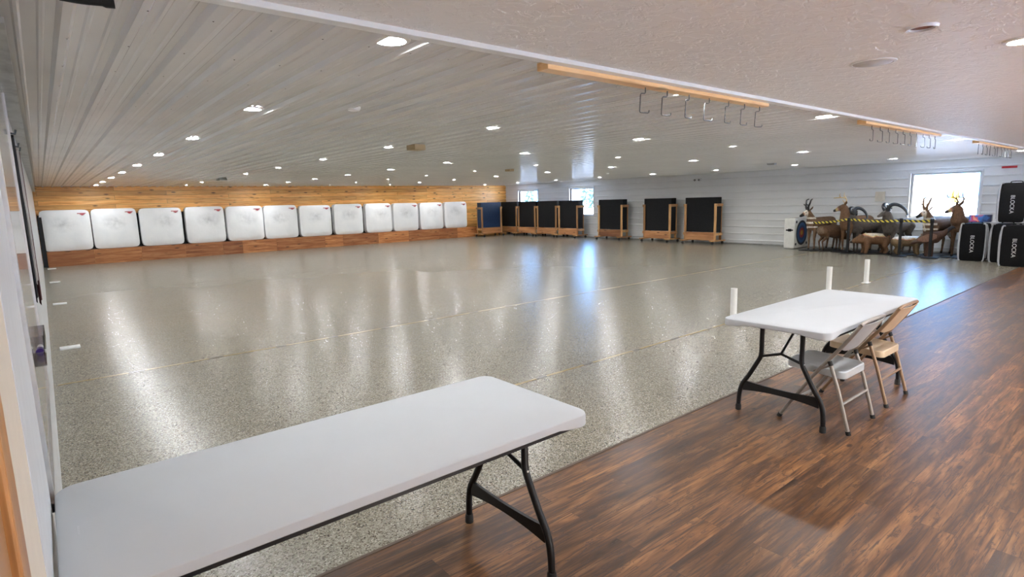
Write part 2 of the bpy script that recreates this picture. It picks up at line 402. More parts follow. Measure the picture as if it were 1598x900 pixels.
def window(n, y0, y1, z0, z1):
    bm = bmesh.new(); t = .05
    for a in ((y0, y1, z0, z0+t), (y0, y1, z1-t, z1), (y0, y0+t, z0+t, z1-t), (y1-t, y1, z0+t, z1-t)):
        bx(bm, XR+.07, XR+.12, *a)
    o = struct('window_%d' % n, bm, MAT['white'])
    cs = bmesh.new(); w = .045
    for a in ((y0-w, y1+w, z0-w, z0), (y0-w, y1+w, z1, z1+w), (y0-w, y0, z0, z1), (y1, y1+w, z0, z1)):
        bx(cs, XR-.034, XR+.07, *a, bev=.004)
    finish('window_casing', cs, MAT['white'], o)
    finish('window_pane', box(XR+.093, XR+.097, y0+t, y1-t, z0+t, z1-t), MAT['glass'], o)
for i, w in enumerate(WIN): window(i+1, *w)
# left wall: white liner on the range side, cream wall and orange door jamb beside the camera
bm = box(XL-.15, XL, 1.55, YB, 0, ZC+.05)
struct('wall_left', bm, MAT['leftwall'])
struct('wall_left_front', box(XL-.15, XL+.004, YF-.2, 1.55, 0, ZC+.05), MAT['cream'])
struct('trim_4', box(XL, XL+.006, 1.55, 2.26, 0, 2.402, bev=.002), MAT['greywhite'])
bm = bmesh.new()
bx(bm, XL, XL+.055, 2.6, YB, ZC-.15, ZC-.004)
bx(bm, XL+.052, XL+.07, 2.6, YB, ZC-.155, ZC-.135)
struct('trim_5', bm, MAT['galv'])
bm = bmesh.new()
bx(bm, XL+.004, XL+.02, .86, .96, 0, 2.12, bev=.004); bx(bm, XL+.004, XL+.02, -.13, -.03, 0, 2.12, bev=.004); bx(bm, XL+.004, XL+.02, -.13, .96, 2.03, 2.14, bev=.004)
d = struct('door_1', bm, MAT['jamb'])
pn = box(XL+.003, XL+.010, -.03, .86, .01, 2.03)
for z0, z1 in ((.15, .95), (1.08, 1.9)): bx(pn, XL+.008, XL+.014, .10, .73, z0, z1, bev=.003)
finish('door_panel', pn, MAT['coatwood'], d)
# front wall behind the camera with three windows that let the low sun in
FW = [(1.5, 2.6), (5.22, 7.0), (9.0, 10.6), (13, 15)]  # opening sizes set to brighten the plaster, leftmost added for the near table
bm = bmesh.new(); xs = XL-.2
for a, b in FW:
    bx(bm, xs, a, YF-.15, YF, 0, ZC); bx(bm, a, b, YF-.15, YF, 0, .3); bx(bm, a, b, YF-.15, YF, 2.15, ZC); xs = b
bx(bm, xs, XR+.2, YF-.15, YF, 0, ZC)
struct('wall_front', bm, MAT['cream'])
for i, (a, b) in enumerate(FW):
    bm = bmesh.new()
    for q in ((a, b, .3, .35), (a, b, 2.1, 2.15), (a, a+.05, .35, 2.1), (b-.05, b, .35, 2.1)): bx(bm, q[0], q[1], YF-.11, YF-.05, q[2], q[3])
    o = struct('window_%d' % (i+4), bm, MAT['white'])
    finish('window_pane', box(a+.05, b-.05, YF-.083, YF-.077, .35, 2.1), MAT['glass'], o)
# outside
struct('ground', box(XR+.5, 160, -80, 160, -.3, -.12), MAT['snow'])
struct('ground_front', box(-60, XR+.5, -80, YF-.4, -.3, -.12), MAT['snow'])
def tree(x, y, h, label):
    t = thing('conifer_tree', label, 'tree', (x, y, -.12), 0, 'trees beyond the far windows')
    finish('trunk', tube(bmesh.new(), [(0, 0, 0), (0, 0, h*.5), (0, 0, h*.97)], [.16, .1, .02]), MAT['bark'], t, 40)
    bm = bmesh.new()
    for k in range(60):
        f = .12+.86*k/60; a = k*2.4; L = (1-f)*h*.30+.12
        p = Vector((0, 0, f*h)); q = p+Vector((math.cos(a)*L, math.sin(a)*L, -L*.35)); m = (p+q)/2+Vector((0, 0, .06))
        tube(bm, [p, m, q], [.03, .16+.25*(1-f), .02], 6, flat=.35)
    finish('foliage', bm, MAT['needle'], t, 60)
tree(78, 88.5, 6.5, 'dark conifer seen through the window nearest the wood wall')
tree(86, 80.0, 8, 'conifer seen through the window behind the fifth stand, left of its middle')
tree(74, 67.0, 5, 'small conifer seen at the right of the second window')
t = thing('marker_post', 'thin pole with a yellow panel outside the large window behind the deer', 'post', (30.5, 6.95, -.12))
finish('pole', tube(bmesh.new(), [(0, 0, 0), (0, 0, 2.35)], .02), MAT['greybox'], t, 40)
finish('panel', box(-.03, .03, -.14, .14, 1.2, 1.75, bev=.01), MAT['yellowpaint'], t)

# ------------------------------------------------------------------ floor lines and floor markers
for yy, lab in ((6.84, 'long yellow tape line across the speckled floor, farther from the tables'), (3.80, 'long yellow tape line across the speckled floor just beyond the tables')):
    o = finish('floor_tape', box(XL+.03, XR-.05, yy-.014, yy+.014, .0, .0022), MAT['yellow']); tag(o, lab, 'tape line', 'yellow tape lines on the floor')
for i, yy in enumerate((8.64, 12.97, 17.12, 21.3)):
    bm = box(0, .2, yy-.07, yy+.07, 0, .022, bev=.004)
    for k in range(4): bx(bm, .03+.04*k, .05+.04*k, yy-.045, yy+.045, .018, .025)
    o = finish('floor_marker', bm, MAT['white'])
    tag(o, 'small white rectangle on the floor by the left wall, %s from the near table' % ORD[i], 'floor marker', 'white markers along the left wall')

# ------------------------------------------------------------------ recessed ceiling lights
root = thing('recessed_light', '', 'ceiling light', (0, 0, 0), 0, 'recessed lights in the ribbed ceiling')
bm = bmesh.new()
seg = 28
pr = [(.068, -.003), (.072, -.012), (.092, -.008), (.096, 0)]
rings = [[bm.verts.new((r_*math.cos(2*PI*k/seg), r_*math.sin(2*PI*k/seg), z)) for k in range(seg)] for r_, z in pr]
for a, b in zip(rings, rings[1:]):
    for k in range(seg): bm.faces.new((a[k], a[(k+1) % seg], b[(k+1) % seg], b[k]))
finish('trim_ring', bm, MAT['white'], root, 50)
bm = lathe(bmesh.new(), [(.069, -.002), (.066, -.007), (.03, -.010), (.001, -.0105)], 28)
finish('diffuser', bm, MAT['lamp'], root, 60)
LX = [1.39+2.42*k for k in range(7)]; LY = [2.56+2.33*j for j in range(9)]
ROWN = ['first row past the plaster ceiling', 'second row past the plaster ceiling', 'third row past the plaster ceiling', 'fourth row past the plaster ceiling', 'middle row', 'fourth row from the wood wall', 'third row from the wood wall', 'second row from the wood wall', 'row nearest the wood wall']
COLN = ['nearest the left wall', 'second from the left wall', 'third from the left wall', 'in the middle line', 'third from the window wall', 'second from the window wall', 'nearest the window wall']
first = True
for j, ly in enumerate(LY):
    for i, lx in enumerate(LX):
        lab = 'round recessed light, %s, %s' % (ROWN[j], COLN[i])
        if first: root.location = (lx, ly, ZC-.002); root['label'] = lab; first = False
        else: dup(root, (lx, ly, ZC-.002), None, lab)
dup(root, (4.06, .69, 2.402), None, 'round recessed light in the smooth plaster ceiling at the right edge of the photo')['group'] = 'recessed lights in the plaster ceiling'
for q, lab in (((6.5, .69), 'added unseen fill light in the plaster ceiling beyond the right photo edge'), ((1.6, -.9), 'added unseen fill light in the plaster ceiling behind the camera'), ((4.1, -1.4), 'added unseen fill light in the plaster ceiling near the front windows')):  # unseen lights added to lift the shadow by the far table
    dup(root, (q[0], q[1], 2.402), None, lab)['group'] = 'recessed lights in the plaster ceiling'
# plaster ceiling fittings
t = thing('ceiling_speaker', 'round flush grey speaker grille in the smooth plaster ceiling', 'speaker', (3.95, 1.36, 2.402))
finish('rim', lathe(bmesh.new(), [(.105, 0), (.108, -.006), (.122, -.004), (.124, 0)], 36), MAT['white'], t, 50)
finish('grille', lathe(bmesh.new(), [(.106, -.001), (.10, -.007), (.001, -.010)], 36), MAT['grille'], t, 50)
t = thing('empty_light_recess', 'open round ceiling recess with a reddish brown inside near the speaker grille', 'ceiling recess', (3.31, .94, 2.402))
bm = bmesh.new()
pr = [(.052, 0), (.052, -.012), (.064, -.014), (.068, 0)]
rings = [[bm.verts.new((r_*math.cos(2*PI*k/seg), r_*math.sin(2*PI*k/seg), z)) for k in range(seg)] for r_, z in pr]
for a, b in zip(rings, rings[1:]):
    for k in range(seg): bm.faces.new((a[k], a[(k+1) % seg], b[(k+1) % seg], b[k]))
finish('rim', bm, MAT['white'], t, 40)
finish('recess', lathe(bmesh.new(), [(.052, -.002), (.001, -.001)], 28), MAT['rust'], t)
t = thing('smoke_detector', 'small white round detector on the ribbed ceiling', 'smoke detector', (2.04, 4.43, ZC-.004))
finish('housing', lathe(bmesh.new(), [(.055, 0), (.055, -.012), (.045, -.03), (.02, -.034), (.001, -.034)], 24), MAT['white'], t, 40)
finish('vent_ring', lathe(bmesh.new(), [(.050, -.010), (.052, -.017), (.047, -.024), (.04, -.026)], 24), MAT['greybox'], t, 40)
def cbox(x, y, lab, mat, s=.09, hh=.085):
    t = thing('ceiling_box', lab, 'ceiling box', (x, y, ZC-.002), .15, 'small boxes on the ribbed ceiling')
    finish('housing', box(-s, s, -s, s, -hh, 0, bev=.008), MAT[mat], t, 40)
    bm = bmesh.new()
    for q in ((-s-.008, s+.008, -s-.008, -s+.004), (-s-.008, s+.008, s-.004, s+.008), (-s-.008, -s+.004, -s, s), (s-.004, s+.008, -s, s)): bx(bm, *q, -.014, -.001)
    finish('mounting_frame', bm, MAT['greybox'], t)
cbox(3.95, 6.75, 'tan square box hanging under the ribbed ceiling, nearest and largest', 'tan')
cbox(8.95, 10.9, 'tan square box under the ribbed ceiling toward the far windows', 'tan', .08, .07)
cbox(3.72, 16.2, 'grey square box under the ribbed ceiling above the white targets', 'greybox', .1, .08)
cbox(14.2, 7.0, 'dark grey box under the ribbed ceiling near the right wall', 'greybox', .09, .06)
t = thing('ceiling_bracket', 'black bracket arm under the ceiling at the top left edge of the photo', 'bracket', (.215, 2.655, ZC-.010))
finish('arm', tube(bmesh.new(), smoothpath([(-.07, .02, -.010), (-.01, .01, -.014), (.055, 0, -.012)], 4), [.014]*9, 12), MAT['black'], t, 40)
finish('end_clamp', tube(bmesh.new(), [(.05, 0, -.012), (.062, 0, -.010), (.09, -.002, -.008)], [.014, .02, .02], 14), MAT['black'], t, 40)
finish('mounting_plate', box(-.03, .05, -.012, .012, -.006, 0), MAT['black'], t)

# ------------------------------------------------------------------ hook boards
def hook_board(x0, x1, hooks, flip, lab, hz=1.0):
    t = thing('hook_board', lab, 'hook board', (x0, 2.43, ZC-.019), 0, 'wooden hook boards along the ceiling edge')
    b = finish('board', box(0, x1-x0, -.045, .045, -.046, 0, bev=.004), MAT['lumber_x'], t)
    for hx in hooks:
        q = hx-x0; s = -1 if flip else 1
        pts = [(q, 0, -.04), (q, 0, -.078), (q-s*.008, 0, -.084), (q-s*.038, 0, -.086), (q-s*.046, 0, -.094), (q-s*.052, 0, -.20), (q-s*.046, 0, -.207), (q+s*.026, 0, -.207), (q+s*.034, 0, -.203), (q+s*.038, 0, -.188)]
        bm = tube(bmesh.new(), pts, .0042, 8)
        bmesh.ops.rotate(bm, verts=bm.verts, cent=(q, 0, 0), matrix=Matrix.Rotation(random.uniform(-.25, .25), 3, 'Z'))
        finish('hook', bm, MAT['steel'], t, 50)
hook_board(2.25, 4.75, [3.17, 3.41, 3.67, 3.93, 4.20, 4.44, 4.68], False, 'wooden board with seven long hooks, nearest along the ceiling edge')
hook_board(6.86, 9.55, [7.16+.253*k for k in range(10)], True, 'wooden board with ten hooks, in the middle along the ceiling edge')
hook_board(11.55, 14.4, [11.75+.26*k for k in range(10)], True, 'wooden hook board farthest along the ceiling edge, close to the right wall')

# ------------------------------------------------------------------ white bag targets on a plywood platform
KF = 22.08
t = thing('target_platform', 'long low plywood platform along the wood wall carrying the white targets', 'platform', (0, KF, 0))
edges = [.04, 1.2, 2.45, 3.72, 4.9, 5.55, 6.75, 8.6, 9.35, 10.9, 12.35, 13.9, 14.9, 16.1]
for a, b in zip(edges, edges[1:]):
    finish('plywood_panel', box(a, b-.006, 0, .018, 0, .455), MAT['ply'], t)
finish('gap_shade_sheet', box(-.06, 15.6, .404, .416, .455, 1.55), MAT['black'], t)  # black sheet added to stand in for shade between the bags
finish('end_gap_shade', box(-.07, .034, .02, .40, 0, 1.50), MAT['black'], t)  # black filler put into the dark gap beside the left wall, as shade
finish('deck', box(.04, 16.1, .018, .40, .43, .455), MAT['ply'], t)
def pillow():
    bm = bmesh.new()
    bmesh.ops.create_cube(bm, size=2)
    bmesh.ops.subdivide_edges(bm, edges=bm.edges, cuts=13, use_grid_fill=True)
    for v in bm.verts:
        u, w, q = v.co.x, v.co.z, v.co.y
        m = max(abs(u), abs(w)); p = 11
        if m > 1e-6:
            k = m/((abs(u)**p+abs(w)**p)**(1/p)); u *= k; w *= k
        q *= 1-.32*m**7
        bul = 1-.03*(1-abs(u)**2)*(w < 0)
        v.co = Vector((u*.605, q*.17, .62+w*.625))
        nz = noise.noise(Vector((v.co.x*2.3, v.co.z*2.3, 3.1)))
        v.co.y += nz*.02 if q < 0 else 0
    return bm
troot = thing('bag_target', '', 'archery target', (0, 0, 0), 0, 'white bag targets on the plywood platform')
pb = finish('cover', pillow(), MAT['cover'], troot, 60)
bm = bmesh.new()
bx(bm, .30, .51, -.172, -.150, 1.118, 1.14); bx(bm, .37, .48, -.174, -.150, 1.088, 1.112); bx(bm, .40, .45, -.175, -.150, 1.07, 1.086)
ml = finish('printed_mark', bm, MAT['redink'], troot); ml['label'] = 'small red printed mark in the upper right corner'
bm = bmesh.new(); fr_ = []
tube(bm, smoothpath([(-.58, -.02, .06), (-.592, -.02, .6), (-.58, -.02, 1.2)], 6), .008, 6)
finish('seam', bm, MAT['bagtrim'], troot, 50)
TX = [.59, 1.84, 3.12, 4.44, 5.74, 7.01, 8.33, 9.68, 11.02, 12.30, 13.62, 14.92]
NOTE = ['lowest and largest in view', 'with two grey scuff patches', 'with a broad scuffed middle', 'with a faint grey scuffed middle', 'with faint scuffs', 'with a dark spot', 'with a broad grey smudge', 'with a small grey spot', 'with dark diagonal scuffs', 'almost clean', 'with dark scuffs at its top', 'at the platform end']
for i, x in enumerate(TX):
    lab = 'square white archery bag target, %s from the left wall, %s' % (ORD[i], NOTE[i])
    loc = (x, KF+.20, .466); rz = random.uniform(-.03, .03)
    if i == 0: o = troot; o.location = loc; o['label'] = lab
    else: o = dup(troot, loc, rz, lab)
    o.rotation_euler = (random.uniform(-.03, .01), random.uniform(-.006, .006), rz)
    s = 1.0 if i < 11 else .96
    o.scale = (1+random.uniform(-.015, .03), 1, (1+random.uniform(-.02, .01))*(1.0 if i < 6 else .965))

# ------------------------------------------------------------------ rolling stands with black foam targets
def stand():
    t = thing('target_stand', '', 'target stand', (0, 0, 0), 0, 'black foam targets on wooden rolling stands')
    finish('foam_block', box(-.61, .61, -.14, .14, .41, 1.585, bev=.008), MAT['foam'], t)
    finish('kick_board', box(-.57, .57, -.185, -.147, .14, .405, bev=.003), MAT['lumber_h'], t)
    for sx in (-1, 1):
        x = sx*.575
        finish('post', box(x-.04, x+.04, -.185, -.147, .14, 1.37, bev=.004), MAT['lumber'], t)
        finish('post', box(x-.04, x+.04, .147, .185, .14, 1.37, bev=.004), MAT['lumber'], t)
        bm = box(x-.035, x+.035, -.147, .147, 1.6, 1.605)
        bm.free()
        bm = box(sx*.612, sx*.65, -.185, .185, 1.28, 1.37, bev=.004)
        finish('tie_block', bm, MAT['lumber'], t)
        finish('tie_block', box(sx*.612, sx*.65, -.185, .185, .30, .39, bev=.004), MAT['lumber'], t)
        f = finish('foot_board', box(x-.09, x+.09, -.36, .36, .10, .138, bev=.004), MAT['lumber'], t)
        for y in (-.31, .31):
            c = finish('caster', tube(bmesh.new(), [(x-.02, y, .046), (x+.02, y, .046)], .046, 16), MAT['caster'], t, 40)
            finish('caster_fork', tube(bmesh.new(), [(x-.026, y, .046), (x-.026, y, .094), (x+.026, y, .094), (x+.026, y, .046)], .006, 6), MAT['steel'], c)
    finish('base_rail', box(-.48, .48, .10, .19, .10, .138, bev=.003), MAT['lumber'], t)
    return t
s0 = stand()
SX = 17.66
ST = [(SX, 11.05, -PI/2, 'black foam target on a wooden wheeled stand, nearest of those along the white wall'),
      (SX, 12.83, -PI/2-.03, 'black foam target on a wheeled wooden stand, second nearest along the white wall'),
      (SX, 15.08, -PI/2+.02, 'black foam target on a wheeled wooden stand, standing alone right of the far window'),
      (SX, 17.42, -PI/2-.05, 'black foam target on a wheeled wooden stand covering the left half of a window'),
      (SX, 18.78, -PI/2+.04, 'black foam target on a wheeled wooden stand between the two far windows'),
      (SX, 20.13, -PI/2, 'black foam target on a wheeled wooden stand below the farthest window'),
      (SX+.05, 21.52, -PI/2, 'black foam target on a wheeled wooden stand half hidden in the far corner')]
for i, (x, y, rz, lab) in enumerate(ST):
    if i == 0: s0.location = (x, y, 0); s0.rotation_euler = (0, 0, rz); s0['label'] = lab
    else: dup(s0, (x, y, 0), rz, lab)
o = dup(s0, (16.45, 21.62, 0), 0.02, 'black foam target with painted blue sheen on a wheeled stand, beside the plywood platform end')
for ch in o.children:
    if ch.name.startswith('foam_block'): ch.data = ch.data.copy(); ch.data.materials[0] = MAT['foam_sheen']

# ------------------------------------------------------------------ folding tables
def rrect(hx, hy, r, n=8):
    out = []
    for cx, cy, a0 in ((hx-r, hy-r, 0), (-hx+r, hy-r, PI/2), (-hx+r, -hy+r, PI), (hx-r, -hy+r, 1.5*PI)):
        for k in range(n+1):
            a = a0+PI/2*k/n; out.append((cx+r*math.cos(a), cy+r*math.sin(a)))
    return out
def table_mesh(hx, hy):
    bm = bmesh.new()
    base = rrect(hx, hy, .065)
    pts = []
    for i, p in enumerate(base):      # add points along straight runs so the lip can dip at the corners
        q = base[(i+1) % len(base)]; d = math.hypot(q[0]-p[0], q[1]-p[1]); n = max(1, int(d/.06))
        for k in range(n): pts.append((p[0]+(q[0]-p[0])*k/n, p[1]+(q[1]-p[1])*k/n))
    def ring(off, zf):
        out = []
        for x, y in pts:
            k = Vector((x, y)); s = Vector((max(-hx+.065, min(hx-.065, x)), max(-hy+.065, min(hy-.065, y))))
            d = (k-s); d = d.normalized() if d.length > 1e-5 else d
            out.append(bm.verts.new((x-d.x*off, y-d.y*off, zf(x, y))))
        return out
    def low(x, y):
        ax, ay = abs(abs(x)-hx), abs(abs(y)-hy)
        d = max(ax, ay)
        f = min(1, max(0, (d-.10)/.07)); f = f*f*(3-2*f)
        return -.055+.018*f
    R = [ring(.022, lambda x, y: 0), ring(.019, lambda x, y: -.0012), ring(.008, lambda x, y: -.0018), ring(.002, lambda x, y: -.006), ring(0, lambda x, y: -.014), ring(-.001, lambda x, y: low(x, y)+.004), ring(.003, low), ring(.014, low), ring(.016, lambda x, y: -.025)]
    n = len(pts)
    for a, b in zip(R, R[1:]):
        for k in range(n): bm.faces.new((a[k], a[(k+1) % n], b[(k+1) % n], b[k]))
    bm.faces.new(R[0]); bm.faces.new(R[-1][::-1])
    return bm
def folding_table(cx, cy, L, W, lab, inset):
    Z = .74
    t = thing('folding_table', lab, 'table', (cx, cy, 0), 0, 'white folding tables')
    hx, hy = L/2, W/2
    top = finish('tabletop', table_mesh(hx, hy), MAT['wtable'], t, 35); top.location = (0, 0, Z)
    bm = bmesh.new()
    for sx in (-1, 1): bx(bm, sx*(hx-.05)-.003, sx*(hx-.05)+.003, -.03, .03, Z-.0005, Z+.0006, bev=.0004)
    em = finish('embossed_mark', bm, MAT['wtable'], t)
    for sy in (-1, 1):
        finish('rail', box(-hx+.10, hx-.10, sy*(hy-.032)-.012, sy*(hy-.032)+.012, Z-.062, Z-.026, bev=.003), MAT['black'], t)
    for sx in (-1, 1):
        x = sx*(hx-inset)
        for sy in (-1, 1):
            path = smoothpath([(x, sy*.145, Z-.03), (x, sy*.145, .54), (x, sy*.148, .46), (x, sy*.175, .40), (x, sy*.235, .29), (x, sy*.285, .21), (x, sy*.305, .13), (x, sy*.31, .03), (x, sy*.31, .0)], 5)
            lg = finish('leg', tube(bmesh.new(), path, .0165, 12), MAT['black'], t, 50)
            finish('foot_cap', lathe(bmesh.new(), [(.0215, 0), (.0215, .03), (.019, .045), (.012, .045)], 14, x, sy*.31), MAT['rubber'], lg, 40)
        bm = bmesh.new()
        n = 12; up_, lo_ = [], []
        for k in range(n+1):
            f = -1+2*k/n; y = f*.275; wz = .028+.022*abs(f)**2
            for lst, zz in ((up_, .215+wz*.55), (lo_, .215-wz)):
                lst.append((y, zz))
        for dx in (-.006, .006): pass
        va = [[bm.verts.new((x+dx, y, z)) for y, z in lst] for dx in (-.008, .008) for lst in (up_, lo_)]
        for k in range(n):
            bm.faces.new((va[0][k], va[0][k+1], va[1][k+1], va[1][k])); bm.faces.new((va[2][k], va[3][k], va[3][k+1], va[2][k+1]))
            bm.faces.new((va[0][k], va[2][k], va[2][k+1], va[0][k+1])); bm.faces.new((va[1][k], va[1][k+1], va[3][k+1], va[3][k]))
        bm.faces.new((va[0][0], va[1][0], va[3][0], va[2][0])); bm.faces.new((va[0][n], va[2][n], va[3][n], va[1][n]))
        finish('cross_plate', bm, MAT['black'], t)
        br = bmesh.new()
        tube(br, [(x, -.145, .455), (x, .0, .50)], .010, 8); tube(br, [(x, .145, .455), (x, .0, .50)], .010, 8)
        tube(br, [(x, 0, .50), (x-sx*.30, 0, Z-.035)], .009, 8)
        finish('brace', br, MAT['black'], t, 50)
        finish('brace_bolt', ball(bmesh.new(), (x, -.145-.017, .452), .007), MAT['alu'], t, 50)
        finish('top_bar', tube(bmesh.new(), [(x, -hy+.045, Z-.04), (x, hy-.045, Z-.04)], .013, 10), MAT['black'], t, 50)
    return t
folding_table(.828, 1.96, 1.795, .745, 'long white folding table in the foreground, reaching to the left wall', .19)
folding_table(4.755, 1.845, 1.83, .755, 'white folding table with two chairs tucked in on its near side', .165)

# ------------------------------------------------------------------ folding chairs
def chair(lab, loc, rz, pan, tubem):
    t = thing('folding_chair', lab, 'chair', loc, rz, 'metal folding chairs at the far table')
    W = .225
    for s in (-1, 1):
        path = smoothpath([(s*(W-.012), .24, .012), (s*(W-.01), .02, .36), (s*(W-.01), -.17, .62), (s*(W-.02), -.262, .765)], 4)
        fl_ = finish('front_leg', tube(bmesh.new(), path, .0125, 12), MAT[tubem], t, 50)
        finish('foot_cap', tube(bmesh.new(), [(s*(W-.012), .246, 0), (s*(W-.012), .232, .024)], .0165, 12), MAT['rubber'], fl_, 40)
        rp = [(s*W, -.235, .012), (s*W, -.155, .30), (s*W, -.095, .475)]
        rl = finish('rear_leg', tube(bmesh.new(), rp, .0125, 12), MAT[tubem], t, 50)
        finish('foot_cap', tube(bmesh.new(), [(s*W, -.238, 0), (s*W, -.231, .026)], .0165, 12), MAT['rubber'], rl, 40)
        finish('top_cap', tube(bmesh.new(), [(s*W, -.1, .462), (s*W, -.09, .492)], .015, 12), MAT['rubber'], rl, 40)
        finish('side_link', tube(bmesh.new(), [(s*(W-.005), -.10, .465), (s*(W-.012), .015, .40)], .008, 8), MAT[tubem], t, 50)
    finish('stretcher', tube(bmesh.new(), [(-W, -.185, .205), (W, -.185, .205)], .010, 10), MAT[tubem], t, 50)
    finish('stretcher', tube(bmesh.new(), [(-W+.01, .165, .135), (W-.01, .165, .135)], .010, 10), MAT[tubem], t, 50)
    finish('top_rail', tube(bmesh.new(), smoothpath([(-W+.02, -.262, .765), (-W+.06, -.272, .782), (0, -.274, .785), (W-.06, -.272, .782), (W-.02, -.262, .765)], 4), .0125, 10), MAT[tubem], t, 50)
    # pressed steel seat pan with a rounded outline and a rolled skirt
    bm = bmesh.new(); o2 = rrect(.195, .20, .05, 5)
    def ring(k, z, y0=.0): return [bm.verts.new((x*k, y*k+y0, z + .012*(y > .1)*0)) for x, y in o2]
    R = [ring(.55, .408), ring(.85, .414), ring(.955, .422), ring(.99, .418), ring(1, .408), ring(1, .372), ring(.985, .372)]
    for a, b in zip(R, R[1:]):
        for k in range(len(o2)): bm.faces.new((a[k], a[(k+1) % len(o2)], b[(k+1) % len(o2)], b[k]))
    bm.faces.new(R[0])
    for v in bm.verts: v.co.z += (v.co.y)*.06
    st = finish('seat', bm, MAT[pan], t, 40); st.location = (0, .02, .01)
    # curved back panel following the lean of the frame
    bm = bmesh.new(); nx, nz = 14, 8
    def P(i, j, th):
        u = -1+2*i/nx; w = j/nz
        hwid = .205*(1-.10*(1-w)**3*(1))
        z = .555+.215*w + (-.02*(abs(u)**4)*(1-w) if 0 else .03*(abs(u)**6)*(1-w))
        y = -.128-.66*(z-.555)*1.0 - .022*(1-u*u)
        return Vector((u*hwid, y-th, z))
    F = [[bm.verts.new(P(i, j, 0)) for i in range(nx+1)] for j in range(nz+1)]
    B = [[bm.verts.new(P(i, j, .008)) for i in range(nx+1)] for j in range(nz+1)]
    for j in range(nz):
        for i in range(nx):
            bm.faces.new((F[j][i], F[j][i+1], F[j+1][i+1], F[j+1][i])); bm.faces.new((B[j][i], B[j+1][i], B[j+1][i+1], B[j][i+1]))
    for j in range(nz):
        bm.faces.new((F[j][0], F[j+1][0], B[j+1][0], B[j][0])); bm.faces.new((F[j][nx], B[j][nx], B[j+1][nx], F[j+1][nx]))
    for i in range(nx):
        bm.faces.new((F[0][i], B[0][i], B[0][i+1], F[0][i+1])); bm.faces.new((F[nz][i], F[nz][i+1], B[nz][i+1], B[nz][i]))
    finish('backrest', bm, MAT[pan], t, 45)
    return t
chair('grey metal folding chair tucked under the far table, nearer its left end', (4.305, 1.635, 0), 0, 'chairgrey', 'tubegrey')
chair('tan metal folding chair tucked under the far table, right of the grey chair', (5.06, 1.645, 0), 0, 'chairtan', 'tubetan')

# ------------------------------------------------------------------ white pipes on the floor
for i, (x, y, lab) in enumerate(((6.92, 3.84, 'white plastic pipe standing behind the left corner of the far table'), (9.96, 3.86, 'white plastic pipe standing behind the far table, middle of three'), (11.43, 3.80, 'white plastic pipe on a foot plate, farthest of three behind the table'))):
    t = thing('pipe_stand', lab, 'pipe', (x, y, 0), 0, 'white pipes standing on the floor')
    bm = bmesh.new()
    pr = [(.034, .43), (.041, .43), (.041, .012), (.034, .012)]
    rings = [[bm.verts.new((r_*math.cos(2*PI*k/24), r_*math.sin(2*PI*k/24), z)) for k in range(24)] for r_, z in pr]
    for a, b in zip(rings, rings[1:]+rings[:1]):
        for k in range(24): bm.faces.new((a[k], a[(k+1) % 24], b[(k+1) % 24], b[k]))
    finish('pipe', bm, MAT['pvc'], t, 40)
    finish('foot_plate', box(-.09, .09, -.05, .05, 0, .014, bev=.003), MAT['pvc'], t)

# ------------------------------------------------------------------ left wall fittings
t = thing('whiteboard', 'glossy whiteboard with an aluminium frame on the left wall', 'whiteboard', (XL, 3.24, 1.45))
finish('panel', box(0, .010, -.88, .85, -.75, .82), MAT['board'], t)
bm = bmesh.new()
for q in ((-.94, -.88, -.78, .85), (.85, .88, -.78, .85), (-.94, .88, -.78, -.75), (-.94, .88, .82, .85)): bx(bm, 0, .016, *q)
finish('frame', bm, MAT['alu'], t)
finish('gasket', box(.010, .0125, -.88, -.85, -.75, .82), MAT['rubber'], t)
t = thing('marker_tray', 'clear plastic tray on the left wall above the near table', 'tray', (XL+.010, 2.9, 1.1))
bm = bmesh.new()
bx(bm, 0, .034, -.32, .32, 0, .004); bx(bm, .030, .034, -.32, .32, .004, .05); bx(bm, 0, .034, -.32, -.316, .004, .05); bx(bm, 0, .034, .316, .32, .004, .05)
finish('tray', bm, MAT['clear'], t)
t = thing('marker', 'purple marker lying in the clear tray on the left wall', 'marker', (XL+.027, 2.82, 1.104))
finish('barrel', tube(bmesh.new(), [(0, -.02, .011), (0, .07, .011)], .010, 12), MAT['white'], t, 40)
finish('cap', tube(bmesh.new(), [(0, -.06, .014), (0, -.02, .014)], .0135, 12), MAT['purple'], t, 40)
def cloth(name, y, z0, z1, w, dx, mat, lab):
    bm = bmesh.new(); n, m = 16, 14
    G = [[None]*(n+1) for _ in range(m+1)]
    for j in range(m+1):
        f = j/m; z = z1+(z0-z1)*f
        for i in range(n+1):
            u = -1+2*i/n; ww = w*(.35+.65*min(1, f*2.2))*(1-.25*f*f)
            G[j][i] = bm.verts.new((dx+.008*math.sin(u*7+f*3)+.006*(1-abs(u)), u*ww, z-.03*u*u))
    for j in range(m):
        for i in range(n): bm.faces.new((G[j][i], G[j][i+1], G[j+1][i+1], G[j+1][i]))
    bmesh.ops.solidify(bm, geom=bm.faces, thickness=.006)
    t = thing(name, lab, 'jacket', (XL, y, 0), 0, 'clothes hanging on the left wall')
    finish('cloth', bm, MAT[mat], t, 60)
    finish('wall_hook', tube(bmesh.new(), [(.0, 0, z1+.01), (.03, 0, z1+.005), (.035, 0, z1+.03)], .006, 8), MAT['steel'], t, 40)
cloth('hanging_jacket', 4.55, 1.13, 2.10, .15, .010, 'blackcloth', 'black garment hanging on the left wall beyond the whiteboard')
cloth('hanging_shirt', 4.95, 1.2, 2.06, .13, .018, 'whitecloth', 'pale garment hanging on the left wall between dark ones')
cloth('hanging_coat', 5.5, 1.0, 2.08, .20, .016, 'maroon', 'maroon brown garment hanging on the left wall, farthest of three')

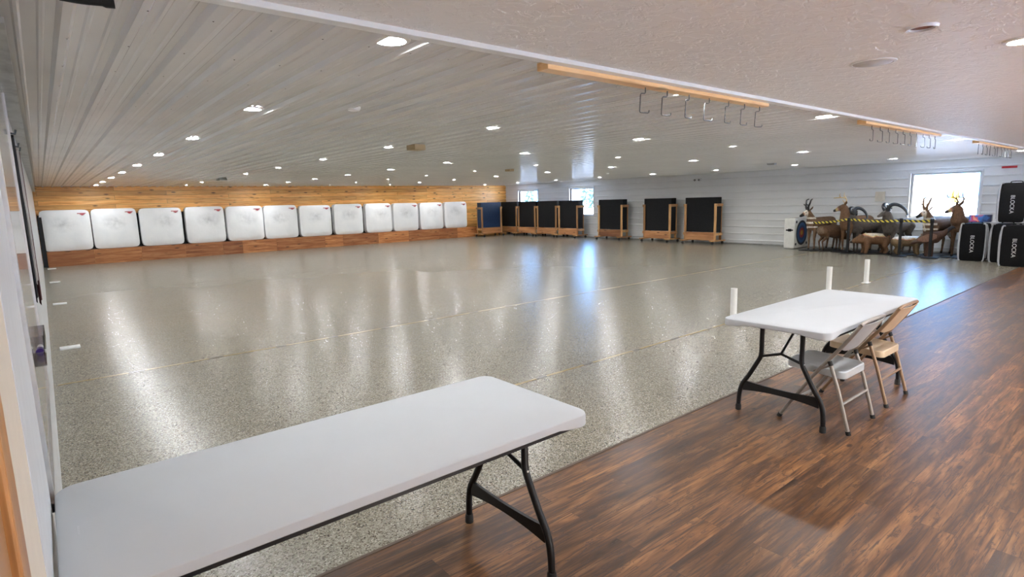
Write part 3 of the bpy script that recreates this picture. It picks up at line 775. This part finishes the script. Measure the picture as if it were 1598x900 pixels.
# ------------------------------------------------------------------ right wall fittings
o = finish('wall_sign', box(XR-.032, XR-.019, 2.98, 3.27, 2.115, 2.165, bev=.003), MAT['red']); tag(o, 'narrow red strip on the white wall above the bags', 'sign')
t = thing('thermostat_panel', 'cream square panel on the white wall left of the large window', 'wall panel', (XR-.019, 5.84, 1.36))
finish('plate', box(-.03, 0, -.12, .12, 0, .27, bev=.006), MAT['creambox'], t)
finish('cover_door', box(-.036, -.028, -.09, .09, .04, .23, bev=.004), MAT['creambox'], t)
t = thing('emergency_light', 'small white emergency light with two lamp heads high on the white wall', 'emergency light', (XR-.012, 11.6, 2.15))
finish('housing', box(-.06, 0, -.13, .13, 0, .11, bev=.01), MAT['white'], t)
for s in (-1, 1): finish('lamp_head', tube(bmesh.new(), [(-.06, s*.08, .05), (-.10, s*.085, .045), (-.115, s*.088, .042)], [.025, .04, .035], 14), MAT['greybox'], t, 40)

# ------------------------------------------------------------------ target block, stanchions
t = thing('block_target', 'white block target with printed blue red and gold rings at the left of the animals', 'archery target', (17.2, 7.70, 0))
finish('block', box(0, .9, 0, .32, .015, .92, bev=.03), MAT['foamwhite'], t, 40)
bm = bmesh.new(); n = 40; uvl = bm.loops.layers.uv.new('UVMap')
vs = [bm.verts.new((.46+.36*math.cos(2*PI*k/n), -.004, .47+.37*math.sin(2*PI*k/n))) for k in range(n)]
vb = [bm.verts.new((v.co.x, .03, v.co.z)) for v in vs]
f = bm.faces.new(vs)
for k in range(n): bm.faces.new((vs[k], vs[(k+1) % n], vb[(k+1) % n], vb[k]))
for fc in bm.faces:
    for lp in fc.loops: lp[uvl].uv = ((lp.vert.co.x-.46)/.74+.5, (lp.vert.co.z-.47)/.74+.5)
finish('ring_face', bm, MAT['rings'], t)
bm = bmesh.new(); bx(bm, -.004, .02, .05, .26, .54, .58); bx(bm, -.004, .02, .10, .20, .52, .60)
finish('side_mark', bm, MAT['black'], t)
bm = bmesh.new()
for cx, cz in ((.10, .80), (.82, .80), (.10, .14), (.82, .14)): bx(bm, cx-.05, cx+.05, -.004, .02, cz-.04, cz+.04, bev=.012)
finish('corner_mark', bm, MAT['black'], t)
SP = [(16.75, 6.08, 'black barrier post between the two nearest deer and the small bear'), (16.62, 4.83, 'black barrier post beside the large ram, middle of three'), (16.55, 4.17, 'black barrier post in front of the bird target')]
for i, (x, y, lab) in enumerate(SP):
    t = thing('barrier_post', lab, 'barrier post', (x, y, 0), 0, 'black barrier posts in front of the animals')
    finish('base', lathe(bmesh.new(), [(.001, .045), (.06, .043), (.16, .03), (.175, .015), (.175, 0)], 32), MAT['black'], t, 40)
    finish('pole', tube(bmesh.new(), [(0, 0, .03), (0, 0, .86)], .033, 18), MAT['black'], t, 40)
    finish('belt_head', lathe(bmesh.new(), [(.001, .96), (.035, .958), (.042, .945), (.042, .86), (.036, .85)], 20), MAT['black'], t, 40)
def tape(p, q, sag, lab):
    p, q = Vector(p), Vector(q); bm = bmesh.new(); uvl = bm.loops.layers.uv.new('UVMap'); n = 24; L = (q-p).length
    nrm = (q-p).cross(Vector((0, 0, 1))).normalized()*.0012
    R = []
    for k in range(n+1):
        f = k/n; c = p.lerp(q, f)-Vector((0, 0, sag*4*f*(1-f)))
        R.append([bm.verts.new(c+nrm*s+Vector((0, 0, h))) for s, h in ((-1, -.028), (-1, .028), (1, .028), (1, -.028))])
    for k in range(n):
        for a in range(4):
            f = bm.faces.new((R[k][a], R[k][(a+1) % 4], R[k+1][(a+1) % 4], R[k+1][a]))
            for lp in f.loops:
                kk = k if lp.vert in R[k] else k+1
                lp[uvl].uv = (kk/n*L, (lp.vert.co.z+.028-(p.lerp(q, kk/n).z-sag*4*kk/n*(1-kk/n)))/.056)
    bm.faces.new(R[0]); bm.faces.new(R[n][::-1])
    o = finish('barrier_tape', bm, MAT['tape']); tag(o, lab, 'barrier tape', 'yellow and black barrier tapes')

# ------------------------------------------------------------------ animals (moulded foam targets): one continuous hide mesh each
def hull(bm, p, r, q, s):
    p, q = Vector(p), Vector(q); d = q-p; L = d.length
    if L < 1e-5: ball(bm, p, r); return
    t = d/L; n = t.orthogonal().normalized(); b = t.cross(n); S = 14; rings = []
    prof = []
    for k in range(1, 5): a = PI/2*(1-k/5); prof.append((-math.sin(a)*r, math.cos(a)*r))
    for k in range(0, 5): f = k/4; prof.append((L*f, r+(s-r)*f))
    for k in range(1, 5): a = PI/2*k/5; prof.append((L+math.sin(a)*s, math.cos(a)*s))
    for h, w in prof: rings.append([bm.verts.new(p+t*h+n*(math.cos(2*PI*k/S)*w)+b*(math.sin(2*PI*k/S)*w)) for k in range(S)])
    for a, c in zip(rings, rings[1:]):
        for k in range(S): bm.faces.new((a[k], a[(k+1) % S], c[(k+1) % S], c[k]))
    bm.faces.new(rings[0][::-1]); bm.faces.new(rings[-1])
DARK = .45  # hide colours darkened to carry the backlit shade
def hide(name, segs, colour, parent, voxel=.017, balls=(), sm=5):
    bm = bmesh.new()
    for p, r, q, s in segs: hull(bm, p, r, q, s)
    for c, r, sc in balls: ball(bm, c, r, sc)
    bmesh.ops.recalc_face_normals(bm, faces=bm.faces)
    me = bpy.data.meshes.new(name); bm.to_mesh(me); bm.free()
    tmp = bpy.data.objects.new('tmp_body', me); C.objects.link(tmp)
    m = tmp.modifiers.new('r', 'REMESH'); m.mode = 'VOXEL'; m.voxel_size = voxel; m.use_smooth_shade = True
    k = tmp.modifiers.new('s', 'SMOOTH'); k.iterations = sm; k.factor = .5
    dg = bpy.context.evaluated_depsgraph_get(); dg.update()
    out = bpy.data.meshes.new_from_object(tmp.evaluated_get(dg))
    bpy.data.objects.remove(tmp)
    at = out.color_attributes.new('col', 'FLOAT_COLOR', 'POINT')
    for i, v in enumerate(out.vertices): at.data[i].color = c4(tuple(q*(DARK if q < .45 else .9) for q in colour(v.co)))
    out.materials.clear(); out.materials.append(MAT['vcol']); out.shade_smooth()
    out.name = name
    o = bpy.data.objects.new(name, out); C.objects.link(o); o.parent = parent
    return o
def leaf(bm, p, d, side, L, w):
    p, d, side = Vector(p), Vector(d).normalized(), Vector(side).normalized(); nn = d.cross(side)
    pts = []
    for k in range(7):
        f = k/6; ww = w*math.sin(PI*(f*.85+.13))*(1-f*.1)
        pts.append((p+d*(L*f)-nn*(.01*f), ww))
    rings = []
    for c, ww in pts: rings.append([bm.verts.new(c+side*(math.cos(a)*ww)+nn*(math.sin(a)*.009)) for a in (2*PI*k/8 for k in range(8))])
    for a, b in zip(rings, rings[1:]):
        for k in range(8): bm.faces.new((a[k], a[(k+1) % 8], b[(k+1) % 8], b[k]))
    bm.faces.new(rings[0][::-1]); bm.faces.new(rings[-1])
def lc(loc, rz): return lambda w: Vector((w[0]*math.cos(rz)+w[1]*math.sin(rz), -w[0]*math.sin(rz)+w[1]*math.cos(rz), w[2] if len(w) > 2 else 0))
def deerlike(name, label, cat, X, Y, rz, S, hide_col, headdir, neck_top, horns=None, neck_r=(.125, .08), bulk=1.0, group='foam animal targets by the right wall', headscale=1.0, ears=True, basez=.02, body=True):
    """front hooves stand at (X, Y); +x is the way the animal faces"""
    t = thing(name, label, cat, (X, Y, 0), rz, group)
    k = S
    def V(x, y, z): return Vector((x*k-.10*k, y*k, z*k+basez))
    b = bulk
    segs = [(V(-.62, 0, .79), .150*k*b, V(-.35, 0, .78), .160*k*b), (V(-.35, 0, .78), .160*k*b, V(-.05, 0, .75), .185*k*b), (V(-.05, 0, .75), .185*k*b, V(.13, 0, .77), .155*k*b),
            (V(.13, 0, .72), .14*k*b, V(.17, 0, .66), .11*k*b), (V(-.66, 0, .86), .06*k, V(-.76, 0, .74), .03*k)]
    nt = V(*neck_top)
    segs += [(V(.08, 0, .80), neck_r[0]*1.15*k, V(.16, 0, .86), neck_r[0]*k), (V(.16, 0, .86), neck_r[0]*k, nt, neck_r[1]*k)]
    hd = Vector(headdir).normalized(); hs = k*headscale
    cr = nt+Vector((0, 0, .05*k))+hd*.03*k
    mz = cr+hd*.205*hs+Vector((0, 0, -.075*hs))
    segs += [(cr, .078*hs, cr+hd*.09*hs-Vector((0, 0, .025*hs)), .066*hs), (cr+hd*.07*hs-Vector((0, 0, .025*hs)), .062*hs, mz, .038*hs)]
    for s in (-1, 1):
        segs += [(V(.08, s*.10, .68), .085*k*b, V(.10, s*.095, .50), .055*k), (V(.10, s*.095, .50), .052*k, V(.115, s*.09, .34), .036*k), (V(.115, s*.09, .34), .036*k, V(.10, s*.09, .09), .024*k), (V(.10, s*.09, .09), .026*k, V(.115, s*.09, .02), .030*k),
                 (V(-.58, s*.09, .74), .125*k*b, V(-.50, s*.11, .55), .080*k), (V(-.50, s*.11, .55), .076*k, V(-.69, s*.10, .37), .036*k), (V(-.69, s*.10, .37), .036*k, V(-.65, s*.10, .09), .025*k), (V(-.65, s*.10, .09), .027*k, V(-.63, s*.10, .02), .031*k)]
    def colf(co):
        x = (co.x+.10*k)/k; y = co.y/k; z = (co.z-basez)/k
        dm = (co-mz).length; dc = (co-cr).length
        return hide_col(x, y, z, dm/hs, dc/hs, (co-cr).dot(hd)/hs)
    body_o = hide('hide', segs, colf, t, .0165*max(.8, k))
    side = Vector((-hd.y, hd.x, 0)).normalized()
    eb = bmesh.new()
    for s in (-1, 1):
        ball(eb, cr+hd*.085*hs+side*(s*.058*hs)+Vector((0, 0, .012*hs)), .013*hs)
    finish('eyes', eb, MAT['prong'], t, 60)
    if ears:
        for s in (-1, 1):
            bm = bmesh.new(); leaf(bm, cr+side*(s*.055*hs)+Vector((0, 0, .04*hs))-hd*.03*hs, side*s*.75+Vector((0, 0, .75))-hd*.25, hd, .15*hs, .036*hs)
            e = finish('ear', bm, MAT['vcol'], t, 60)
            at = e.data.color_attributes.new('col', 'FLOAT_COLOR', 'POINT')
            for i in range(len(e.data.vertices)): at.data[i].color = c4(tuple(q*DARK for q in hide_col(0, 0, .9, 1, 1, 0)))
    if horns: horns(t, cr, hd, side, hs)
    bm = bmesh.new()
    bx(bm, -.95*k, .28*k, -.2*k, .2*k, 0, basez, bev=.004)
    finish('base_plate', bm, MAT['black'], t)
    return t
UPV = Vector((0, 0, 1))
def horn_prong(matk, L=.30):
    def f(t, cr, hd, sd, hs):
        for s in (-1, 1):
            b0 = cr+sd*(s*.04*hs)+UPV*.055*hs+hd*.01
            pts = smoothpath([b0, b0+UPV*.10+sd*s*.03+hd*.02, b0+UPV*.20+sd*s*.07, b0+UPV*(L-.02)+sd*s*.085-hd*.02, b0+UPV*L+sd*s*.055-hd*.07], 5)
            n = len(pts); bm = tube(bmesh.new(), pts, [.030*(1-.75*i/n)+.004 for i in range(n)], 10)
            b1 = b0+UPV*.13+sd*s*.04
            tube(bm, smoothpath([b1, b1+hd*.06+UPV*.03+sd*s*.01, b1+hd*.085+UPV*.06+sd*s*.015], 4), [.024, .021, .018, .016, .014, .012, .010, .007, .004], 8)
            finish('horn', bm, MAT[matk], t, 60)
    return f
def horn_antler(matk, L=.34, fwd=.26):
    def f(t, cr, hd, sd, hs):
        for s in (-1, 1):
            b0 = cr+sd*(s*.045*hs)+UPV*.06*hs-hd*.01
            pts = smoothpath([b0, b0-hd*.05+UPV*.09+sd*s*.07, b0-hd*.02+UPV*.17+sd*s*.17, b0+hd*.10+UPV*.20+sd*s*.22, b0+hd*fwd+UPV*.21+sd*s*.17], 5)
            n = len(pts); bm = tube(bmesh.new(), pts, [.021*(1-.65*i/n) for i in range(n)], 9)
            for j, h in ((7, .12), (11, .15), (15, .12)):
                p = pts[j]; tube(bm, smoothpath([p, p+UPV*h*.5+hd*.02, p+UPV*h+hd*.01-sd*s*.02], 3), [.014, .012, .011, .009, .007, .005, .003], 7)
            p = pts[2]; tube(bm, [p, p+hd*.05+UPV*.07, p+hd*.06+UPV*.11], [.012, .009, .004], 7)
            finish('antler', bm, MAT[matk], t, 60)
    return f
def horn_ram(flare=1.0, R=.15):
    def f(t, cr, hd, sd, hs):
        for s in (-1, 1):
            b0 = cr+sd*(s*.05*hs)+UPV*.05*hs
            pts, rad = [], []
            n = 26
            for i in range(n+1):
                a = math.radians(-20+ (300)*i/n); f_ = i/n
                c = b0+UPV*.02-hd*R*.95
                out = sd*s*(.02+.24*flare*f_**1.1)
                pts.append(c+hd*(math.cos(a-.2)*R*(1-.12*f_))*1.0+UPV*(math.sin(a+.35)*R)+out)
                rad.append(.050*(1-f_)**.75+.006)
            bm = tube(bmesh.new(), pts, rad, 12)
            finish('horn', bm, MAT['horn'], t, 60)
    return f
BR = (.30, .165, .085)
def mixc(a, b, f): f = max(0, min(1, f)); return tuple(p+(q-p)*f for p, q in zip(a, b))
def sst(a, b, x): x = max(0, min(1, (x-a)/(b-a))); return x*x*(3-2*x)
def col_prong(base, white=(.78, .72, .62)):
    def f(x, y, z, dm, dc, h):
        c = base
        c = mixc(c, white, sst(.58, .54, z)*sst(.12, .06, x)*sst(.40, .45, z))
        c = mixc(c, white, sst(-.66, -.72, x)*sst(.62, .68, z))
        if x > .10 and .64 < z < 1.0: c = mixc(c, white, .95*sst(.1, .5, math.sin((z-.62)*48)))
        if h > .03 and dm > .07: c = mixc(c, white, sst(.10, .05, abs(h-.06))*.8)
        c = mixc(c, (.02, .018, .016), sst(.11, .07, dm))
        if z < .04: c = (.03, .025, .02)
        return c
    return f
def col_deer(base, belly=(.62, .54, .44)):
    def f(x, y, z, dm, dc, h):
        c = base
        c = mixc(c, belly, sst(.60, .56, z)*sst(.05, -.02, x)*sst(.50, .53, z))
        c = mixc(c, belly, sst(-.70, -.74, x)*sst(.66, .7, z))
        if x > .02 and z > .95: c = mixc(c, belly, sst(.15, .09, dm)*.8)
        c = mixc(c, (.02, .016, .014), sst(.06, .035, dm))
        if z < .04: c = (.03, .022, .018)
        return c
    return f
def col_ram(x, y, z, dm, dc, h):
    c = (.165, .135, .115)
    c = mixc(c, (.22, .19, .17), sst(.12, .06, dm))
    c = mixc(c, (.60, .57, .54), sst(-.66, -.72, x)*sst(.6, .68, z))
    if z < .36 and abs(y) > .02: c = mixc(c, (.24, .19, .16), .6)
    return c
def hd_local(rz, wx, wy, z=-.15):
    return (wx*math.cos(rz)+wy*math.sin(rz), -wx*math.sin(rz)+wy*math.cos(rz), z)
R_ = math.radians
def px_y(px, X, y=388):     # Y on plane x = X seen at photo column px
    d = fw+(px-799)/F_PX*rt+(450-y)/F_PX*up
    return d.y*X/d.x
deerlike('pronghorn_target', 'foam pronghorn target with black horns and white throat bands, beside the ring block', 'animal target', 17.12, px_y(1266, 17.12), R_(163), 1.0, col_prong((.34, .195, .105)), hd_local(R_(163), -.75, .66), (.30, .03, 1.04), horn_prong('prong', .30))
deerlike('doe_target', 'brown foam doe target with lowered head, just right of the black horned pronghorn', 'animal target', 17.48, px_y(1307, 17.48), R_(-30), .70, col_deer((.25, .13, .065), (.34, .23, .15)), (1, 0, -.5), (.42, 0, .50), None, (.15, .10), bulk=1.5)
deerlike('whitetail_buck_target', 'foam buck target with pale tan antlers looking left, behind the brown doe', 'animal target', 17.10, px_y(1319, 17.10), R_(158), 1.04, col_deer((.30, .155, .075)), hd_local(R_(158), -.35, .94, -.12), (.20, 0, 1.13), horn_antler('antler', .34), (.14, .09))
deerlike('ram_target', 'grey foam ram target with curled horns, behind the small bear', 'animal target', 17.22, px_y(1335, 17.22), R_(138), .92, col_ram, hd_local(R_(138), -.80, .55, -.05), (.24, 0, 1.0), horn_ram(.9, .15), (.15, .10), 1.08)
deerlike('large_ram_target', 'large dark foam ram target with a long curling horn, behind the middle barrier post', 'animal target', 17.06, px_y(1386, 17.06), R_(162), .94, col_ram, hd_local(R_(162), -.72, .66, -.05), (.24, 0, 1.08), horn_ram(2.0, .15), (.17, .11), 1.16)
deerlike('banded_pronghorn_target', 'foam pronghorn target with slim brown horns in front of the large window', 'animal target', 17.15, px_y(1449, 17.15), R_(165), 1.0, col_prong((.34, .20, .115)), hd_local(R_(165), -.75, .66), (.28, 0, 1.03), horn_prong('browntine', .30))
deerlike('young_buck_target', 'tall foam buck target with thin antlers beside the black bags', 'animal target', 17.12, px_y(1493, 17.12), R_(168), 1.03, col_deer((.33, .18, .10)), hd_local(R_(168), -.6, .8, -.1), (.20, 0, 1.10), horn_antler('browntine', .28, .12), (.15, .10), bulk=.85)
# small stocky animals
def stocky(name, label, X, Y, rz, S, base, saddle, snout, headz, hump):
    t = thing(name, label, 'animal target', (X, Y, 0), rz, 'foam animal targets by the right wall'); k = S; bz = .02
    def V(x, y, z): return Vector((x*k, y*k, z*k+bz))
    segs = [(V(-.36, 0, .42), .17*k, V(-.05, 0, .44), .18*k), (V(-.05, 0, .44), .18*k, V(.20, 0, .43+hump), .17*k), (V(.20, 0, .42), .15*k, V(.38, 0, headz+.02), .125*k), (V(.38, 0, headz+.02), .120*k, V(.50, 0, headz-.01), .085*k), (V(.50, 0, headz-.02), .065*k, V(.61, 0, headz-.05), .042*k)]
    for s in (-1, 1):
        segs += [(V(.20, s*.10, .38), .10*k, V(.20, s*.11, .14), .062*k), (V(.20, s*.11, .14), .06*k, V(.23, s*.11, .03), .055*k),
                 (V(-.34, s*.10, .38), .13*k, V(-.29, s*.12, .22), .075*k), (V(-.29, s*.12, .22), .07*k, V(-.36, s*.12, .10), .052*k), (V(-.36, s*.12, .10), .05*k, V(-.31, s*.12, .03), .054*k)]
        segs += [(V(.36, s*.085, headz+.10), .042*k, V(.345, s*.11, headz+.165), .028*k)]
    def cf(co):
        x, z = co.x/k, (co.z-bz)/k
        nz = noise.noise(co*9)
        c = mixc(base, saddle, sst(.47, .56, z+nz*.05)*sst(.38, .2, x))
        if (co-V(.62, 0, headz-.055)).length < .05*k: c = snout
        return c
    hide('hide', segs, cf, t, .015)
    eb = bmesh.new()
    for s in (-1, 1): ball(eb, V(.475, s*.075, headz+.035), .015*k)
    finish('eyes', eb, MAT['prong'], t, 60)
    finish('base_plate', box(-.55*k, .45*k, -.2*k, .2*k, 0, bz, bev=.004), MAT['black'], t)
    return t
stocky('bear_target', 'small reddish brown foam bear target with pale back, walking left beside a barrier post', 16.98, px_y(1361, 16.98, 390), R_(130), .86, (.32, .16, .075), (.70, .60, .47), (.05, .03, .02), .40, .02)
stocky('boar_target', 'small tan foam animal target with white back facing right, behind the middle barrier post', 17.12, px_y(1418, 17.12, 390), R_(-62), .77, (.40, .26, .13), (.74, .72, .70), (.06, .035, .03), .50, 0)
# standing bird
t = thing('bird_target', 'brown foam bird target with long neck and tail, in front of the banded pronghorn', 'animal target', (16.85, px_y(1449, 16.85, 396), 0), R_(-82), 'foam animal targets by the right wall')
B = lambda x, y, z: Vector((x, y, z+.02))
segs = [(B(-.14, 0, .46), .13, B(.16, 0, .47), .145), (B(.16, 0, .47), .14, B(.36, 0, .56), .08), (B(.36, 0, .56), .08, B(.50, 0, .68), .05), (B(.50, 0, .68), .05, B(.58, 0, .72), .04), (B(.58, 0, .72), .03, B(.66, 0, .70), .012),
        (B(-.14, 0, .46), .12, B(-.32, 0, .38), .07), (B(-.32, 0, .38), .07, B(-.50, 0, .31), .03), (B(0, 0, .42), .12, B(0, 0, .2), .105), (B(0, 0, .2), .105, B(0, 0, .01), .12)]
def cb(co):
    c = (.17, .085, .055)
    if co.x > .46: c = (.07, .075, .09)
    if co.x < -.2 and co.z > .36+co.x*.0+.08*(co.x+.5): c = mixc(c, (.40, .32, .26), .6)
    return c
hide('hide', segs, cb, t, .014)
for s in (-1, 1):
    bm = bmesh.new(); leaf(bm, B(.20, s*.135, .50), (-1, 0, -.18), (0, .1, 1), .56, .10)
    w = finish('wing', bm, MAT['vcol'], t, 60); at = w.data.color_attributes.new('col', 'FLOAT_COLOR', 'POINT')
    for i in range(len(w.data.vertices)): at.data[i].color = (.20, .11, .075, 1)
finish('base_plate', box(-.3, .3, -.18, .18, 0, .02, bev=.004), MAT['black'], t)
t.scale = (.74, .9, 1.0)
# white foam slab leaning behind
o = finish('foam_slab', box(17.98, 18.12, px_y(1377, 18), px_y(1354, 18), .0, .74, bev=.03), MAT['foamwhite'], None, 40); tag(o, 'white foam slab against the wall behind the small bear', 'foam slab')
# barrier tapes
tape((17.0, px_y(1262, 17.0, 352), .80), (16.75-.0, 6.08+.045, .915), .03, 'yellow and black striped tape from the left barrier post toward the ring block')
tape((16.75, 6.08-.045, .915), (16.62, 4.83+.045, .90), .03, 'yellow and black striped tape between the left and middle barrier posts')
tape((16.62, 4.83-.045, .90), (16.55, 4.17+.045, .90), .01, 'yellow and black striped tape between the middle and right barrier posts')

# ------------------------------------------------------------------ black target bags
def text_mesh(body, size):
    cu = bpy.data.curves.new('txt', 'FONT'); cu.body = body; cu.size = size; cu.extrude = .003; cu.align_x = 'CENTER'; cu.align_y = 'CENTER'
    ob = bpy.data.objects.new('txt', cu); C.objects.link(ob)
    dg = bpy.context.evaluated_depsgraph_get(); dg.update()
    me = bpy.data.meshes.new_from_object(ob.evaluated_get(dg)); bpy.data.objects.remove(ob); return me
txt = text_mesh('BLOCKA', .102)
txt.materials.clear(); txt.materials.append(MAT['letter'])
def bag_build(W, D, Hh):
    t = thing('target_bag', '', 'bag', (0, 0, 0), 0, 'black bags with white lettering by the right wall')
    bm = bmesh.new(); bmesh.ops.create_cube(bm, size=2); bmesh.ops.subdivide_edges(bm, edges=bm.edges, cuts=9, use_grid_fill=True)
    for v in bm.verts:
        x, y, z = v.co; p = 9
        m = max(abs(x), abs(z)); k = m/((abs(x)**p+abs(z)**p)**(1/p)) if m > 1e-6 else 1
        x *= k; z *= k; y *= 1-.10*m**6
        sg = noise.noise(Vector((x*1.7, y*1.5, z*2.1)))*.012
        v.co = Vector((x*W/2+sg, y*D/2+sg, Hh/2+z*Hh/2))
    finish('body', bm, MAT['baglack'], t, 60)
    for s in (-1, 1):       # pale piping along both front edges
        pts = smoothpath([(s*(W/2-.06), -D/2+.02, Hh-.006), (s*(W/2-.008), -D/2+.022, Hh-.05), (s*(W/2+.004), -D/2+.022, Hh*.5), (s*(W/2-.004), -D/2+.022, .06), (s*(W/2-.03), -D/2+.025, .012)], 5)
        finish('piping', tube(bmesh.new(), pts, .015, 8), MAT['bagtrim'], t, 60)
        pts = smoothpath([(s*(W/2-.02), -D/2+.10, Hh-.02), (s*(W/2+.018), -D/2+.08, Hh*.8), (s*(W/2+.022), -D/2+.07, Hh*.45), (s*(W/2+.012), -D/2+.07, .08)], 5)
        finish('strap', tube(bmesh.new(), pts, .020, 8, flat=.35), MAT['bagtrim'], t, 60)
    finish('handle', tube(bmesh.new(), smoothpath([(-.1, 0, Hh-.01), (-.08, 0, Hh+.028), (.08, 0, Hh+.028), (.1, 0, Hh-.01)], 5), .010, 8), MAT['baglack'], t, 60)
    lt = bpy.data.objects.new('lettering', txt); C.objects.link(lt); lt.parent = t
    lt.rotation_euler = Matrix(((0, 1, 0), (0, 0, -1), (-1, 0, 0))).to_euler()
    lt.location = (.0, -D/2-.004, Hh*.46)
    return t
b0 = bag_build(.47, .55, .86)
BAGS = [(16.66, 3.34, 0, 'black bag with white lettering, leftmost on the floor beside the tall buck'),
        (16.62, 2.78, 0, 'black bag with white lettering on the floor, second from the left, half hidden'),
        (15.92, 2.47, 0, 'black bag with white lettering standing forward of the others by the wood floor'),
        (16.62, 2.22, 0, 'black bag at the back of the lower row by the right edge'),
        (16.60, 2.70, .892, 'black bag with white lettering on top of the stack, left one'),
        (16.60, 2.17, .892, 'lettered black bag on top of the stack, right one cut by the photo edge')]
for i, (x, y, z, lab) in enumerate(BAGS):
    if i == 0: b0.location = (x, y, z); b0.rotation_euler = (0, 0, -PI/2); b0['label'] = lab
    else: dup(b0, (x, y, z), -PI/2+random.uniform(-.05, .05), lab)
o = finish('printed_package', box(-.12, .12, -.20, .20, 0, .16, bev=.012), MAT['package']); o.location = (16.62, 3.27, .89); o.rotation_euler = (0, .0, .1)
tag(o, 'colourful blue and red printed package lying on the leftmost black bag', 'package')
t = thing('cream_box', 'cream box on the floor at the right photo edge beside the black bags', 'box', (15.72, 2.09, 0))
finish('body', box(-.12, .12, -.12, .12, 0, .40, bev=.012), MAT['creambox'], t); finish('lid', box(-.125, .125, -.125, .125, .38, .415, bev=.008), MAT['creambox'], t)

# ------------------------------------------------------------------ light: sky, low sun
w = bpy.data.worlds.new('sky'); scene.world = w; w.use_nodes = True
nt = w.node_tree; nt.nodes.clear()
bg = nt.nodes.new('ShaderNodeBackground'); wo = nt.nodes.new('ShaderNodeOutputWorld'); nt.links.new(bg.outputs[0], wo.inputs[0])
# clear sky: pale and warm around the low sun behind the camera, deep blue on the far side
tc = nt.nodes.new('ShaderNodeTexCoord'); sx = nt.nodes.new('ShaderNodeSeparateXYZ'); nt.links.new(tc.outputs['Generated'], sx.inputs[0])
mr = nt.nodes.new('ShaderNodeMapRange'); mr.interpolation_type = 'SMOOTHSTEP'; nt.links.new(sx.outputs[1], mr.inputs[0])
for i_, v_ in ((1, -.6), (2, .15), (3, 0.0), (4, 1.0)): mr.inputs[i_].default_value = v_
mxw = nt.nodes.new('ShaderNodeMix'); mxw.data_type = 'RGBA'; nt.links.new(mr.outputs[0], mxw.inputs[0])
mxw.inputs[6].default_value = (.58, .60, .60, 1); mxw.inputs[7].default_value = (.20, .48, 1.0, 1)
nt.links.new(mxw.outputs[2], bg.inputs[0]); bg.inputs[1].default_value = 18.0
sd = bpy.data.lights.new('sun', 'SUN'); sd.energy = 75; sd.angle = math.radians(.53); sd.color = (1, .95, .87)
so = bpy.data.objects.new('sun', sd); C.objects.link(so)
el, az = math.radians(30), math.radians(-8)       # the sun stands low behind the camera
dirv = Vector((math.sin(az)*math.cos(el)*-1*-1, math.cos(el)*math.cos(az), -math.sin(el)))
so.rotation_euler = dirv.to_track_quat('-Z', 'Y').to_euler()

vs_ = scene.view_settings
scene.display_settings.display_device = 'sRGB'
vs_.view_transform = 'Standard'; vs_.look = 'None'; vs_.exposure = 0.0; vs_.gamma = 1.0; vs_.use_curve_mapping = False
cy = scene.cycles
cy.use_denoising = True
try:
    cy.denoiser = 'OPENIMAGEDENOISE'; cy.denoising_prefilter = 'ACCURATE'; cy.denoising_input_passes = 'RGB_ALBEDO_NORMAL'
except Exception: pass
cy.max_bounces = 10; cy.diffuse_bounces = 6; cy.glossy_bounces = 5; cy.transparent_max_bounces = 8
cy.sample_clamp_indirect = 10
cy.caustics_reflective = False; cy.caustics_refractive = False
